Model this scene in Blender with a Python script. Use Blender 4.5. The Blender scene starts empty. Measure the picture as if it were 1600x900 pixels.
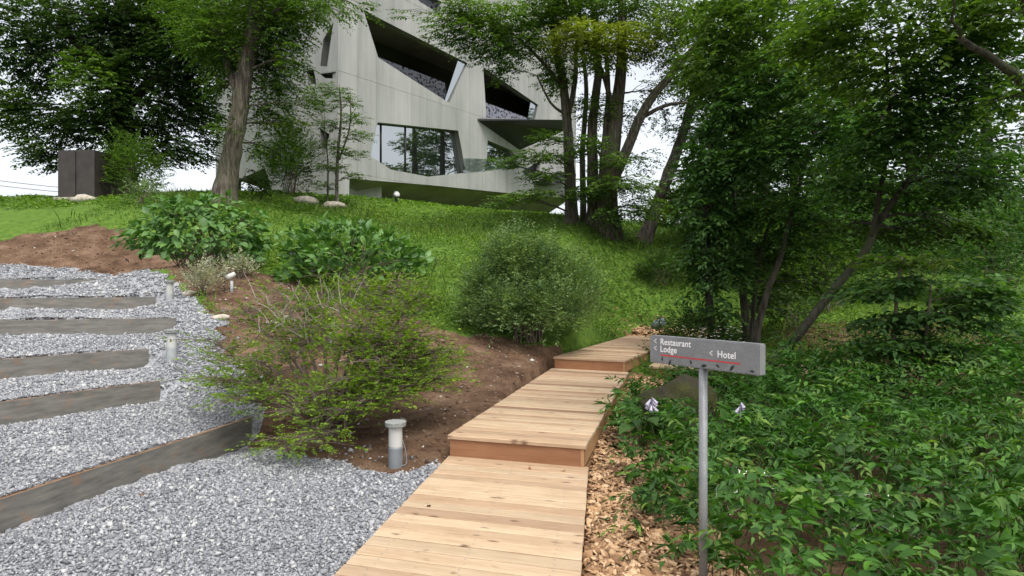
import bpy, bmesh, math, random
import numpy as np
from mathutils import Vector, geometry
from math import radians, pi, sin, cos

random.seed(7)
rng = np.random.default_rng(11)
sc = bpy.context.scene
COL = sc.collection

# ------------------------------------------------------------------ camera, sky, sun, exposure
F, CX, CY, EYE = 1050.0, 800.0, 450.0, 1.6
cam = bpy.data.objects.new('camera', bpy.data.cameras.new('camera'))
COL.objects.link(cam)
cam.location = (0, 0, EYE)
cam.rotation_euler = (radians(90), 0, 0)
cam.data.sensor_width = 36
cam.data.lens = 36 * F / 1600
cam.data.clip_start = 0.05
cam.data.clip_end = 3000
sc.camera = cam

SUN_EL, SUN_AZ = radians(60), radians(152)      # azimuth measured from +Y towards +X
world = bpy.data.worlds.new('World'); sc.world = world
world.use_nodes = True
wn, wl = world.node_tree.nodes, world.node_tree.links
sky = wn.new('ShaderNodeTexSky'); sky.sky_type = 'NISHITA'; sky.sun_disc = False
sky.sun_elevation = SUN_EL; sky.sun_rotation = SUN_AZ
sky.air_density = 1.0; sky.dust_density = 4.0; sky.ozone_density = 1.0
hs = wn.new('ShaderNodeHueSaturation'); hs.inputs['Saturation'].default_value = 0.28
wl.new(sky.outputs[0], hs.inputs['Color'])
wl.new(hs.outputs[0], wn['Background'].inputs['Color'])
wn['Background'].inputs['Strength'].default_value = 0.15

sl = bpy.data.lights.new('sun', 'SUN'); sl.energy = 0.85; sl.angle = radians(18); sl.color = (1.0, 0.95, 0.87)
so = bpy.data.objects.new('sun', sl); COL.objects.link(so)
sd = Vector((sin(SUN_AZ) * cos(SUN_EL), cos(SUN_AZ) * cos(SUN_EL), sin(SUN_EL)))
so.rotation_euler = sd.to_track_quat('Z', 'Y').to_euler(); so.location = (0, 0, 60)

sc.view_settings.view_transform = 'Standard'
sc.view_settings.look = 'None'
sc.view_settings.exposure = 1.02
sc.view_settings.gamma = 1.0
sc.view_settings.use_curve_mapping = False
sc.render.engine = 'CYCLES'
sc.cycles.use_denoising = True
sc.cycles.max_bounces = 7
sc.cycles.diffuse_bounces = 4
sc.cycles.transparent_max_bounces = 8

# ------------------------------------------------------------------ helpers
def P(px, py, d):
    return Vector(((px - CX) / F * d, d, EYE - (py - CY) / F * d))

def tag(o, label=None, cat=None, group=None, kind=None):
    if label: o['label'] = label
    if cat: o['category'] = cat
    if group: o['group'] = group
    if kind: o['kind'] = kind
    return o

def empty(name, loc=(0, 0, 0)):
    o = bpy.data.objects.new(name, None); COL.objects.link(o); o.location = loc
    return o

def link(name, me, parent=None, mat=None):
    o = bpy.data.objects.new(name, me); COL.objects.link(o)
    if mat is not None and len(me.materials) == 0: me.materials.append(mat)
    if parent is not None:
        o.parent = parent
        o.matrix_parent_inverse = __import__('mathutils').Matrix.Translation(-Vector(parent.location)) if parent.type == 'EMPTY' and parent.parent is None else parent.matrix_parent_inverse.inverted() if False else __import__('mathutils').Matrix.Translation(-world_loc(parent))
    return o

def world_loc(o):
    return Vector(o['_wl']) if '_wl' in o else (Vector(o.location) if o.parent is None else Vector((0, 0, 0)))

def fast_mesh(name, V, Fc, smooth=False):
    V = np.ascontiguousarray(V, dtype=np.float32); Fc = np.ascontiguousarray(Fc, dtype=np.int32)
    me = bpy.data.meshes.new(name)
    n, k = Fc.shape
    me.vertices.add(len(V)); me.vertices.foreach_set('co', V.ravel())
    me.loops.add(n * k); me.loops.foreach_set('vertex_index', Fc.ravel())
    me.polygons.add(n)
    me.polygons.foreach_set('loop_start', np.arange(0, n * k, k, dtype=np.int32))
    if smooth: me.polygons.foreach_set('use_smooth', np.ones(n, dtype=bool))
    me.update(calc_edges=True)
    return me

def pd_mesh(name, verts, faces, smooth=False):
    me = bpy.data.meshes.new(name); me.from_pydata([tuple(v) for v in verts], [], faces)
    if smooth: me.polygons.foreach_set('use_smooth', [True] * len(me.polygons))
    me.update()
    return me

class MB:
    """collects boxes, tubes and lathes into one mesh"""
    def __init__(s): s.v = []; s.f = []; s.sm = []
    def add(s, v, f, smooth=False):
        b = len(s.v); s.v += [tuple(x) for x in v]; s.f += [tuple(i + b for i in q) for q in f]; s.sm += [smooth] * len(f)
    def tube(s, pts, rad, sides=8, cap=True, smooth=True):
        v, f = tube_geo(pts, rad, sides, cap); s.add(v, f, smooth)
    def box(s, c, hx, hy, hz, rz=0):
        ca, sa = cos(rz), sin(rz); v = []
        for dz in (-hz, hz):
            for dx, dy in ((-hx, -hy), (hx, -hy), (hx, hy), (-hx, hy)):
                v.append((c[0] + dx * ca - dy * sa, c[1] + dx * sa + dy * ca, c[2] + dz))
        s.add(v, [(3, 2, 1, 0), (4, 5, 6, 7), (0, 1, 5, 4), (1, 2, 6, 5), (2, 3, 7, 6), (3, 0, 4, 7)])
    def lathe(s, c, prof, n=24):
        v = []; f = []
        for r, z in prof:
            for i in range(n):
                a = 2 * pi * i / n; v.append((c[0] + r * cos(a), c[1] + r * sin(a), c[2] + z))
        m = len(prof)
        for j in range(m - 1):
            for i in range(n):
                f.append((j * n + i, j * n + (i + 1) % n, (j + 1) * n + (i + 1) % n, (j + 1) * n + i))
        f.append(tuple(reversed(range(n)))); f.append(tuple((m - 1) * n + i for i in range(n)))
        s.add(v, f, False)
    def prism(s, poly, zlo, zhi):
        n = len(poly)
        v = [(p[0], p[1], zlo if not hasattr(zlo, '__len__') else zlo[i]) for i, p in enumerate(poly)] + \
            [(p[0], p[1], zhi if not hasattr(zhi, '__len__') else zhi[i]) for i, p in enumerate(poly)]
        f = [tuple(reversed(range(n))), tuple(range(n, 2 * n))] + [(i, (i + 1) % n, n + (i + 1) % n, n + i) for i in range(n)]
        s.add(v, f)
    def mesh(s, name):
        me = bpy.data.meshes.new(name); me.from_pydata(s.v, [], s.f)
        if any(s.sm): me.polygons.foreach_set('use_smooth', s.sm)
        me.update(); return me
    def build(s, name, mat, parent=None, bevel=0):
        me = s.mesh(name)
        if bevel:
            bm = bmesh.new(); bm.from_mesh(me)
            bmesh.ops.recalc_face_normals(bm, faces=bm.faces)
            es = [e for e in bm.edges if len(e.link_faces) == 2 and e.calc_face_angle(0) > 0.6]
            bmesh.ops.bevel(bm, geom=es, offset=bevel, segments=2, affect='EDGES', clamp_overlap=True)
            bm.to_mesh(me); bm.free()
        return link(name, me, parent, mat)

def tube_geo(pts, rad, sides=8, cap=True):
    pts = [Vector(p) for p in pts]; n = len(pts)
    if not hasattr(rad, '__len__'): rad = [rad] * n
    v = []; f = []; prev = None
    for i, p in enumerate(pts):
        t = (pts[min(i + 1, n - 1)] - pts[max(i - 1, 0)])
        if t.length < 1e-9: t = Vector((0, 0, 1))
        t.normalize()
        if prev is None:
            a = Vector((1, 0, 0)) if abs(t.x) < 0.8 else Vector((0, 1, 0))
        else: a = prev
        a = (a - t * a.dot(t)); a.normalize(); prev = a
        b = t.cross(a)
        for k in range(sides):
            an = 2 * pi * k / sides
            v.append(p + (a * cos(an) + b * sin(an)) * rad[i])
    for i in range(n - 1):
        for k in range(sides):
            k2 = (k + 1) % sides
            f.append((i * sides + k, i * sides + k2, (i + 1) * sides + k2, (i + 1) * sides + k))
    if cap:
        f.append(tuple(reversed(range(sides)))); f.append(tuple((n - 1) * sides + k for k in range(sides)))
    return v, f

def smooth_line(pts, sub=4, jit=0.0):
    pts = [Vector(p) for p in pts]
    if len(pts) < 2: return pts
    ext = [pts[0] * 2 - pts[1]] + pts + [pts[-1] * 2 - pts[-2]]
    out = []
    for i in range(1, len(ext) - 2):
        p0, p1, p2, p3 = ext[i - 1:i + 3]
        for j in range(sub):
            t = j / sub
            q = 0.5 * ((2 * p1) + (p2 - p0) * t + (2 * p0 - 5 * p1 + 4 * p2 - p3) * t * t + (3 * p1 - p0 - 3 * p2 + p3) * t ** 3)
            if jit and not (i == 1 and j == 0):
                q += Vector((random.uniform(-jit, jit), random.uniform(-jit, jit), random.uniform(-jit, jit)))
            out.append(q)
    out.append(pts[-1]); return out

# ------------------------------------------------------------------ materials
def newmat(name):
    m = bpy.data.materials.new(name); m.use_nodes = True
    nt = m.node_tree; b = nt.nodes['Principled BSDF']
    return m, nt, nt.nodes, nt.links, b

def node(nt, typ, **kw):
    n = nt.nodes.new(typ)
    for k, v in kw.items():
        if k in n.inputs: n.inputs[k].default_value = v
        else: setattr(n, k, v)
    return n

def ramp(nt, fac, stops):
    r = nt.nodes.new('ShaderNodeValToRGB'); nt.links.new(fac, r.inputs[0])
    e = r.color_ramp.elements
    while len(e) < len(stops): e.new(0.5)
    for i, (p, c) in enumerate(stops): e[i].position = p; e[i].color = (*c, 1)
    return r.outputs[0]

def mixc(nt, fac, a, b, mode='MIX'):
    m = nt.nodes.new('ShaderNodeMix'); m.data_type = 'RGBA'; m.blend_type = mode
    for sock, v in ((m.inputs[0], fac), (m.inputs[6], a), (m.inputs[7], b)):
        if hasattr(v, 'is_linked') or isinstance(v, bpy.types.NodeSocket): nt.links.new(v, sock)
        elif hasattr(v, '__len__'): sock.default_value = (*v, 1)
        else: sock.default_value = v
    return m.outputs[2]

def math_(nt, op, a, b=0.0):
    m = nt.nodes.new('ShaderNodeMath'); m.operation = op
    for i, v in enumerate((a, b)):
        if isinstance(v, bpy.types.NodeSocket): nt.links.new(v, m.inputs[i])
        else: m.inputs[i].default_value = v
    return m.outputs[0]

def coords(nt, scale=(1, 1, 1), rot=(0, 0, 0), kind='pos'):
    if kind == 'pos': s = nt.nodes.new('ShaderNodeNewGeometry').outputs['Position']
    else: s = nt.nodes.new('ShaderNodeTexCoord').outputs[kind]
    mp = nt.nodes.new('ShaderNodeMapping'); nt.links.new(s, mp.inputs[0])
    mp.inputs['Scale'].default_value = scale; mp.inputs['Rotation'].default_value = rot
    return mp.outputs[0]

def noise(nt, vec, scale, detail=4, rough=0.55, out=0):
    n = nt.nodes.new('ShaderNodeTexNoise'); nt.links.new(vec, n.inputs['Vector'])
    n.inputs['Scale'].default_value = scale; n.inputs['Detail'].default_value = detail; n.inputs['Roughness'].default_value = rough
    return n.outputs[out]

def bump(nt, b, h, strength, dist=0.02):
    n = nt.nodes.new('ShaderNodeBump'); n.inputs['Strength'].default_value = strength; n.inputs['Distance'].default_value = dist
    nt.links.new(h, n.inputs['Height']); nt.links.new(n.outputs[0], b.inputs['Normal'])

def rnd(nt):
    """per island + per object random, 0..1"""
    g = nt.nodes.new('ShaderNodeNewGeometry').outputs['Random Per Island']
    o = nt.nodes.new('ShaderNodeObjectInfo').outputs['Random']
    return math_(nt, 'FRACT', math_(nt, 'ADD', g, o))

def leaf_mat(name, dark, mid, light, transl=0.3, rough=0.55, patch=0.7, spec=0.16, lo=(0.62, 0.66, 0.7), hi=(1.28, 1.22, 1.05)):
    m, nt, N, L, b = newmat(name)
    r = rnd(nt)
    c = ramp(nt, r, [(0.0, dark), (0.5, mid), (0.93, light), (1.0, tuple(min(1, x * 1.25) for x in light))])
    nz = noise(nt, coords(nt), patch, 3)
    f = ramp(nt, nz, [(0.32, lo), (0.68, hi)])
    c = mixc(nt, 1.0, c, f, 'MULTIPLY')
    # paler underside
    bf = nt.nodes.new('ShaderNodeNewGeometry').outputs['Backfacing']
    c2 = mixc(nt, math_(nt, 'MULTIPLY', bf, 0.25), c, tuple(0.5 * x + 0.05 for x in light))
    L.new(c2, b.inputs['Base Color']); b.inputs['Roughness'].default_value = rough
    b.inputs['Specular IOR Level'].default_value = spec
    t = N.new('ShaderNodeBsdfTranslucent'); L.new(mixc(nt, 1.0, c, (1.25, 1.3, 0.55), 'MULTIPLY'), t.inputs[0])
    mx = N.new('ShaderNodeMixShader'); mx.inputs[0].default_value = transl
    L.new(b.outputs[0], mx.inputs[1]); L.new(t.outputs[0], mx.inputs[2])
    L.new(mx.outputs[0], N['Material Output'].inputs[0])
    return m

def plain(name, col, rough=0.6, metal=0.0, nscale=8, var=0.2, bmp=0.0, spec=0.5):
    m, nt, N, L, b = newmat(name)
    nz = noise(nt, coords(nt), nscale, 5)
    c = ramp(nt, nz, [(0.3, tuple(x * (1 - var) for x in col)), (0.7, tuple(min(1, x * (1 + var)) for x in col))])
    L.new(c, b.inputs['Base Color']); b.inputs['Roughness'].default_value = rough; b.inputs['Metallic'].default_value = metal
    b.inputs['Specular IOR Level'].default_value = spec
    if bmp: bump(nt, b, nz, bmp)
    return m

def bark_mat(name, a, c, moss=0.0):
    m, nt, N, L, b = newmat(name)
    v = coords(nt, (1, 1, 0.16))
    n1 = noise(nt, v, 14, 6, 0.65); n2 = noise(nt, coords(nt), 1.3, 4)
    col = ramp(nt, n1, [(0.36, tuple(x * 0.3 for x in a)), (0.5, a), (0.66, c)])
    if moss:
        mf = ramp(nt, n2, [(0.42, (0, 0, 0)), (0.7, (moss,) * 3)])
        col = mixc(nt, mf, col, (0.05, 0.065, 0.018))
    L.new(col, b.inputs['Base Color']); b.inputs['Roughness'].default_value = 0.9
    bump(nt, b, n1, 1.0, 0.09)
    return m

M = {}
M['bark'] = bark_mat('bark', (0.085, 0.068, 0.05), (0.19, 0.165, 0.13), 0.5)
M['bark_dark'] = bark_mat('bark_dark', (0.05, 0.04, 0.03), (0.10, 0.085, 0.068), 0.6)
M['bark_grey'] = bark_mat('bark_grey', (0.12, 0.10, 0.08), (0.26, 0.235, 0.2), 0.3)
M['twig'] = plain('twig', (0.13, 0.10, 0.075), 0.8, nscale=20)
M['twig_pale'] = plain('twig_pale', (0.27, 0.24, 0.2), 0.8, nscale=20)
M['stem_green'] = plain('stem_green', (0.07, 0.10, 0.03), 0.6, nscale=10)

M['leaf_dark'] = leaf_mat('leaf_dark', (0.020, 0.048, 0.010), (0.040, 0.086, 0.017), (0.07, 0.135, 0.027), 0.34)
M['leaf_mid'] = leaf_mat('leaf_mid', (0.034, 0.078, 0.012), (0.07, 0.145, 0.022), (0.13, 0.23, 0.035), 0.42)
M['leaf_bright'] = leaf_mat('leaf_bright', (0.055, 0.105, 0.018), (0.105, 0.175, 0.028), (0.18, 0.26, 0.045), 0.42)
M['leaf_yellow'] = leaf_mat('leaf_yellow', (0.11, 0.17, 0.02), (0.19, 0.255, 0.032), (0.28, 0.31, 0.05), 0.45)
M['leaf_cool'] = leaf_mat('leaf_cool', (0.022, 0.066, 0.014), (0.05, 0.13, 0.028), (0.10, 0.215, 0.045), 0.4, 0.5, 0.9, 0.22)
M['leaf_hyd'] = leaf_mat('leaf_hyd', (0.045, 0.125, 0.024), (0.08, 0.20, 0.04), (0.145, 0.29, 0.065), 0.25, 0.42, 2.0, 0.3)
M['leaf_under'] = leaf_mat('leaf_under', (0.018, 0.066, 0.008), (0.040, 0.13, 0.014), (0.085, 0.215, 0.027), 0.3, 0.5, 1.6, 0.2)
M['leaf_shoot'] = leaf_mat('leaf_shoot', (0.045, 0.12, 0.015), (0.085, 0.19, 0.025), (0.16, 0.28, 0.045), 0.35, 0.5, 1.2, 0.3)
M['leaf_lime'] = leaf_mat('leaf_lime', (0.08, 0.165, 0.012), (0.14, 0.255, 0.02), (0.235, 0.34, 0.033), 0.38, 0.5, 1.8)
M['leaf_olive'] = leaf_mat('leaf_olive', (0.07, 0.14, 0.045), (0.125, 0.215, 0.07), (0.23, 0.325, 0.125), 0.3, 0.55, 1.6)
M['leaf_silver'] = leaf_mat('leaf_silver', (0.20, 0.22, 0.15), (0.32, 0.34, 0.24), (0.48, 0.48, 0.36), 0.2, 0.7, 3.0)
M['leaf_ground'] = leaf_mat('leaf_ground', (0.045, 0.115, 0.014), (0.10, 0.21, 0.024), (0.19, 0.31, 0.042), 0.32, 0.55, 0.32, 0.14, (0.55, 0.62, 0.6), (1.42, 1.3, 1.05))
M['leaf_grass'] = leaf_mat('leaf_grass', (0.06, 0.13, 0.018), (0.10, 0.19, 0.028), (0.18, 0.25, 0.05), 0.3, 0.6, 0.6)
M['petal_white'] = plain('petal_white', (0.8, 0.8, 0.76), 0.6, var=0.05)
M['petal_lilac'] = plain('petal_lilac', (0.40, 0.37, 0.47), 0.6, var=0.1)
M['petal_blue'] = plain('petal_blue', (0.45, 0.5, 0.72), 0.6, var=0.1)

def wood_mat(name, pale, warm, dark, rot):
    m, nt, N, L, b = newmat(name)
    o = N.new('ShaderNodeObjectInfo').outputs['Random']
    g = N.new('ShaderNodeNewGeometry').outputs['Position']
    off = N.new('ShaderNodeVectorMath'); off.operation = 'ADD'
    cmb = N.new('ShaderNodeCombineXYZ'); L.new(math_(nt, 'MULTIPLY', o, 57.0), cmb.inputs[0]); L.new(math_(nt, 'MULTIPLY', o, 23.0), cmb.inputs[2])
    mp = N.new('ShaderNodeMapping'); L.new(g, mp.inputs[0]); mp.inputs['Rotation'].default_value = (0, 0, rot)
    L.new(mp.outputs[0], off.inputs[0]); L.new(cmb.outputs[0], off.inputs[1])
    mp2 = N.new('ShaderNodeMapping'); L.new(off.outputs[0], mp2.inputs[0]); mp2.inputs['Scale'].default_value = (0.9, 14, 14)
    gr = noise(nt, mp2.outputs[0], 4.0, 6, 0.62)
    mp3 = N.new('ShaderNodeMapping'); L.new(off.outputs[0], mp3.inputs[0]); mp3.inputs['Scale'].default_value = (2.2, 7, 7)
    blot = noise(nt, mp3.outputs[0], 1.4, 4)
    base = ramp(nt, o, [(0.0, warm), (0.12, tuple(x * .85 for x in pale)), (0.28, tuple(x * 1.12 for x in pale)), (0.42, warm), (0.5, tuple(x * .8 for x in pale)), (0.66, tuple(x * 1.05 for x in pale)), (0.8, tuple(0.5 * p + 0.5 * w for p, w in zip(pale, warm))), (0.88, dark), (0.93, warm), (1.0, tuple(x * 1.08 for x in pale))])
    c = mixc(nt, 1.0, base, ramp(nt, gr, [(0.3, (0.84, 0.8, 0.76)), (0.55, (1, 1, 1)), (0.8, (1.05, 1.04, 1.03))]), 'MULTIPLY')
    c = mixc(nt, 1.0, c, ramp(nt, blot, [(0.3, (0.88, 0.84, 0.8)), (0.6, (1.03, 1.02, 1.02))]), 'MULTIPLY')
    mp4 = N.new('ShaderNodeMapping'); L.new(off.outputs[0], mp4.inputs[0]); mp4.inputs['Scale'].default_value = (3.0, 7.5, 7.5)
    vo = N.new('ShaderNodeTexVoronoi'); L.new(mp4.outputs[0], vo.inputs['Vector']); vo.inputs['Scale'].default_value = 1.0; vo.voronoi_dimensions = '2D'
    kn = ramp(nt, vo.outputs['Distance'], [(0.05, (1, 1, 1)), (0.16, (0, 0, 0))])
    kk = math_(nt, 'MULTIPLY', kn, ramp(nt, noise(nt, mp4.outputs[0], 0.9, 2), [(0.53, (0, 0, 0)), (0.58, (1, 1, 1))]))
    c = mixc(nt, math_(nt, 'MULTIPLY', kk, 0.85), c, (0.10, 0.05, 0.028))
    L.new(c, b.inputs['Base Color']); b.inputs['Roughness'].default_value = 0.72
    b.inputs['Specular IOR Level'].default_value = 0.25
    bump(nt, b, gr, 0.25, 0.006)
    return m
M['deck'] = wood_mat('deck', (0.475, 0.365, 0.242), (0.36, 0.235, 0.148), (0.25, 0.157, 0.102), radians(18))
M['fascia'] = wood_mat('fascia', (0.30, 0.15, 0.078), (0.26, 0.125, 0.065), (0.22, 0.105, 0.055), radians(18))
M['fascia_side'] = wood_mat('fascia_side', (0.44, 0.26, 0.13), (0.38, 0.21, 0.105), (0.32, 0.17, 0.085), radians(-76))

def concrete():
    m, nt, N, L, b = newmat('concrete')
    o = N.new('ShaderNodeObjectInfo').outputs['Random']
    st = noise(nt, coords(nt, (1.6, 1.6, 0.12)), 1.5, 6, 0.6)
    cl = noise(nt, coords(nt, (1, 1, 0.6)), 0.45, 5, 0.6)
    c = ramp(nt, st, [(0.25, (0.235, 0.238, 0.228)), (0.55, (0.30, 0.30, 0.288)), (0.8, (0.338, 0.336, 0.32))])
    c = mixc(nt, 1.0, c, ramp(nt, cl, [(0.3, (0.82, 0.83, 0.82)), (0.65, (1.05, 1.05, 1.04))]), 'MULTIPLY')
    c = mixc(nt, 1.0, c, ramp(nt, o, [(0.0, (0.94, 0.95, 0.94)), (1.0, (1.05, 1.05, 1.05))]), 'MULTIPLY')
    L.new(c, b.inputs['Base Color']); b.inputs['Roughness'].default_value = 0.85
    bump(nt, b, noise(nt, coords(nt), 9, 6), 0.12, 0.02)
    return m
M['concrete'] = concrete()
M['soffit'] = plain('soffit', (0.20, 0.185, 0.155), 0.9, nscale=0.6, var=0.3)
M['interior'] = plain('interior', (0.07, 0.065, 0.05), 0.8, nscale=0.8)
M['black_metal'] = plain('black_metal', (0.012, 0.012, 0.014), 0.45, nscale=2)
M['brown_steel'] = plain('brown_steel', (0.035, 0.028, 0.025), 0.55, nscale=3, var=0.3)
M['white_plastic'] = plain('white_plastic', (0.46, 0.455, 0.43), 0.5, nscale=6, var=0.08)
M['grey_plastic'] = plain('grey_plastic', (0.16, 0.175, 0.185), 0.55, nscale=10, var=0.15)
M['pale_grey'] = plain('pale_grey', (0.34, 0.36, 0.36), 0.6, nscale=10, var=0.15)
M['cap_grey'] = plain('cap_grey', (0.22, 0.23, 0.215), 0.85, nscale=60, var=0.4, bmp=0.2)
M['rock'] = plain('rock', (0.40, 0.36, 0.29), 0.9, nscale=9, var=0.4, bmp=0.4)
M['lens'] = plain('lens', (0.6, 0.62, 0.62), 0.15, nscale=5, var=0.1)
M['ink_white'] = plain('ink_white', (0.82, 0.82, 0.82), 0.6, var=0.03)
M['ink_red'] = plain('ink_red', (0.55, 0.03, 0.035), 0.5, var=0.08)
M['ink_black'] = plain('ink_black', (0.012, 0.02, 0.012), 0.6, var=0.3)

def glass_mat():
    m, nt, N, L, b = newmat('window_glass')
    b.inputs['Base Color'].default_value = (0.012, 0.014, 0.014, 1); b.inputs['Roughness'].default_value = 0.02
    gl = N.new('ShaderNodeBsdfGlossy'); gl.inputs['Roughness'].default_value = 0.01; gl.inputs['Color'].default_value = (0.85, 0.9, 0.9, 1)
    mx = N.new('ShaderNodeMixShader'); mx.inputs[0].default_value = 0.42
    L.new(b.outputs[0], mx.inputs[1]); L.new(gl.outputs[0], mx.inputs[2]); L.new(mx.outputs[0], N['Material Output'].inputs[0])
    bump(nt, b, noise(nt, coords(nt), 0.7, 2), 0.02, 0.05)
    return m
M['glass'] = glass_mat()
def clear_mat():
    m, nt, N, L, b = newmat('clear_glass')
    t = N.new('ShaderNodeBsdfTransparent'); t.inputs[0].default_value = (0.8, 0.86, 0.84, 1)
    g = N.new('ShaderNodeBsdfGlossy'); g.inputs['Roughness'].default_value = 0.03
    mx = N.new('ShaderNodeMixShader'); mx.inputs[0].default_value = 0.22
    L.new(t.outputs[0], mx.inputs[1]); L.new(g.outputs[0], mx.inputs[2]); L.new(mx.outputs[0], N['Material Output'].inputs[0])
    return m
M['clear_glass'] = clear_mat()
def perf_mat(name, col):
    m, nt, N, L, b = newmat(name)
    v = N.new('ShaderNodeTexVoronoi'); v.feature = 'F1'
    L.new(coords(nt, (1, 1, 1)), v.inputs['Vector']); v.inputs['Scale'].default_value = 6.0
    b.inputs['Base Color'].default_value = (*col, 1); b.inputs['Roughness'].default_value = 0.5
    a = math_(nt, 'GREATER_THAN', v.outputs['Distance'], 0.40)
    L.new(a, b.inputs['Alpha'])
    return m
M['perforated'] = perf_mat('perforated', (0.03, 0.033, 0.042))
M['perforated_pale'] = perf_mat('perforated_pale', (0.16, 0.165, 0.20))

def steel_riser():
    m, nt, N, L, b = newmat('riser_board')
    n1 = noise(nt, coords(nt, (1, 1, 7)), 3.2, 7, 0.68); n2 = noise(nt, coords(nt), 5.5, 6, 0.7)
    c = ramp(nt, n1, [(0.3, (0.085, 0.082, 0.074)), (0.55, (0.16, 0.152, 0.135)), (0.78, (0.25, 0.232, 0.195))])
    ru = ramp(nt, n2, [(0.56, (0, 0, 0)), (0.68, (1, 1, 1))])
    nz = N.new('ShaderNodeSeparateXYZ'); L.new(N.new('ShaderNodeNewGeometry').outputs['Normal'], nz.inputs[0])
    up = math_(nt, 'MULTIPLY', math_(nt, 'GREATER_THAN', nz.outputs[2], 0.5), 0.8)
    f = math_(nt, 'MAXIMUM', math_(nt, 'MULTIPLY', ru, 0.55), up)
    c = mixc(nt, f, c, mixc(nt, n1, (0.16, 0.075, 0.03), (0.36, 0.20, 0.09)))
    L.new(c, b.inputs['Base Color']); b.inputs['Roughness'].default_value = 0.7
    bump(nt, b, n2, 0.15, 0.01)
    return m
M['riser'] = steel_riser()

def galv():
    m, nt, N, L, b = newmat('galvanised')
    n1 = noise(nt, coords(nt), 130, 3, 0.7); n2 = noise(nt, coords(nt), 9, 4)
    c = ramp(nt, n1, [(0.3, (0.175, 0.18, 0.185)), (0.5, (0.22, 0.225, 0.23)), (0.72, (0.28, 0.285, 0.29))])
    c = mixc(nt, 1.0, c, ramp(nt, n2, [(0.3, (0.86, 0.86, 0.86)), (0.7, (1.1, 1.1, 1.1))]), 'MULTIPLY')
    L.new(c, b.inputs['Base Color']); b.inputs['Roughness'].default_value = 0.5; b.inputs['Metallic'].default_value = 0.25
    bump(nt, b, n1, 0.08, 0.002)
    return m
M['galv'] = galv()

def stone_mat(name, stops):
    m, nt, N, L, b = newmat(name)
    c = ramp(nt, rnd(nt), stops)
    n1 = noise(nt, coords(nt), 1.1, 4)
    c = mixc(nt, 1.0, c, ramp(nt, n1, [(0.3, (0.85, 0.85, 0.87)), (0.7, (1.1, 1.1, 1.08))]), 'MULTIPLY')
    L.new(c, b.inputs['Base Color']); b.inputs['Roughness'].default_value = 0.8
    return m
M['gravel'] = stone_mat('gravel', [(0, (0.12, 0.125, 0.136)), (0.25, (0.195, 0.202, 0.218)), (0.6, (0.275, 0.282, 0.296)), (0.9, (0.37, 0.372, 0.376)), (1, (0.48, 0.48, 0.465))])
M['chips'] = stone_mat('chips', [(0, (0.13, 0.065, 0.03)), (0.3, (0.27, 0.15, 0.07)), (0.65, (0.42, 0.255, 0.13)), (1, (0.58, 0.40, 0.24))])
M['clods'] = stone_mat('clods', [(0, (0.06, 0.035, 0.02)), (0.5, (0.13, 0.078, 0.045)), (0.94, (0.2, 0.13, 0.085)), (0.97, (0.4, 0.36, 0.3)), (1, (0.5, 0.48, 0.44))])

def ground_mat():
    m, nt, N, L, b = newmat('ground')
    at = N.new('ShaderNodeAttribute'); at.attribute_name = 'zone'
    sp = N.new('ShaderNodeSeparateColor'); L.new(at.outputs['Color'], sp.inputs[0])
    v = coords(nt)
    n1 = noise(nt, v, 2.2, 6, 0.65); n2 = noise(nt, v, 30, 5, 0.7)
    soil = ramp(nt, n1, [(0.32, (0.06, 0.034, 0.02)), (0.5, (0.125, 0.076, 0.047)), (0.7, (0.205, 0.135, 0.088))])
    soil = mixc(nt, 1.0, soil, ramp(nt, n2, [(0.3, (0.55, 0.52, 0.5)), (0.6, (1.1, 1.1, 1.1))]), 'MULTIPLY')
    green = ramp(nt, noise(nt, v, 5, 6, 0.7), [(0.3, (0.04, 0.085, 0.013)), (0.5, (0.08, 0.15, 0.02)), (0.7, (0.14, 0.2, 0.032))])
    grav = ramp(nt, noise(nt, v, 40, 4, 0.8), [(0.3, (0.10, 0.105, 0.115)), (0.5, (0.28, 0.29, 0.31)), (0.7, (0.5, 0.5, 0.5))])
    chip = ramp(nt, n2, [(0.3, (0.09, 0.045, 0.02)), (0.7, (0.26, 0.15, 0.075))])
    wob = math_(nt, 'MULTIPLY', math_(nt, 'SUBTRACT', noise(nt, v, 7, 5, 0.7), 0.5), 0.9)
    def zone(o): return ramp(nt, math_(nt, 'ADD', o, wob), [(0.42, (0, 0, 0)), (0.58, (1, 1, 1))])
    c = mixc(nt, zone(sp.outputs[1]), soil, green)
    c = mixc(nt, zone(sp.outputs[2]), c, chip)
    c = mixc(nt, zone(sp.outputs[0]), c, grav)
    L.new(c, b.inputs['Base Color']); b.inputs['Roughness'].default_value = 0.95; b.inputs['Specular IOR Level'].default_value = 0.15
    bump(nt, b, n2, 0.6, 0.03)
    return m
M['ground'] = ground_mat()

def moss_mat():
    m, nt, N, L, b = newmat('mossy_rock')
    n1 = noise(nt, coords(nt), 3.2, 5, 0.6); n2 = noise(nt, coords(nt), 45, 5, 0.7)
    c = ramp(nt, n1, [(0.36, (0.05, 0.038, 0.027)), (0.5, (0.042, 0.044, 0.011)), (0.7, (0.075, 0.082, 0.016))])
    c = mixc(nt, 1.0, c, ramp(nt, n2, [(0.3, (0.55, 0.55, 0.5)), (0.7, (1.35, 1.35, 1.2))]), 'MULTIPLY')
    L.new(c, b.inputs['Base Color']); b.inputs['Roughness'].default_value = 1.0
    bump(nt, b, n2, 1.0, 0.03)
    return m
M['moss'] = moss_mat()

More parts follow.
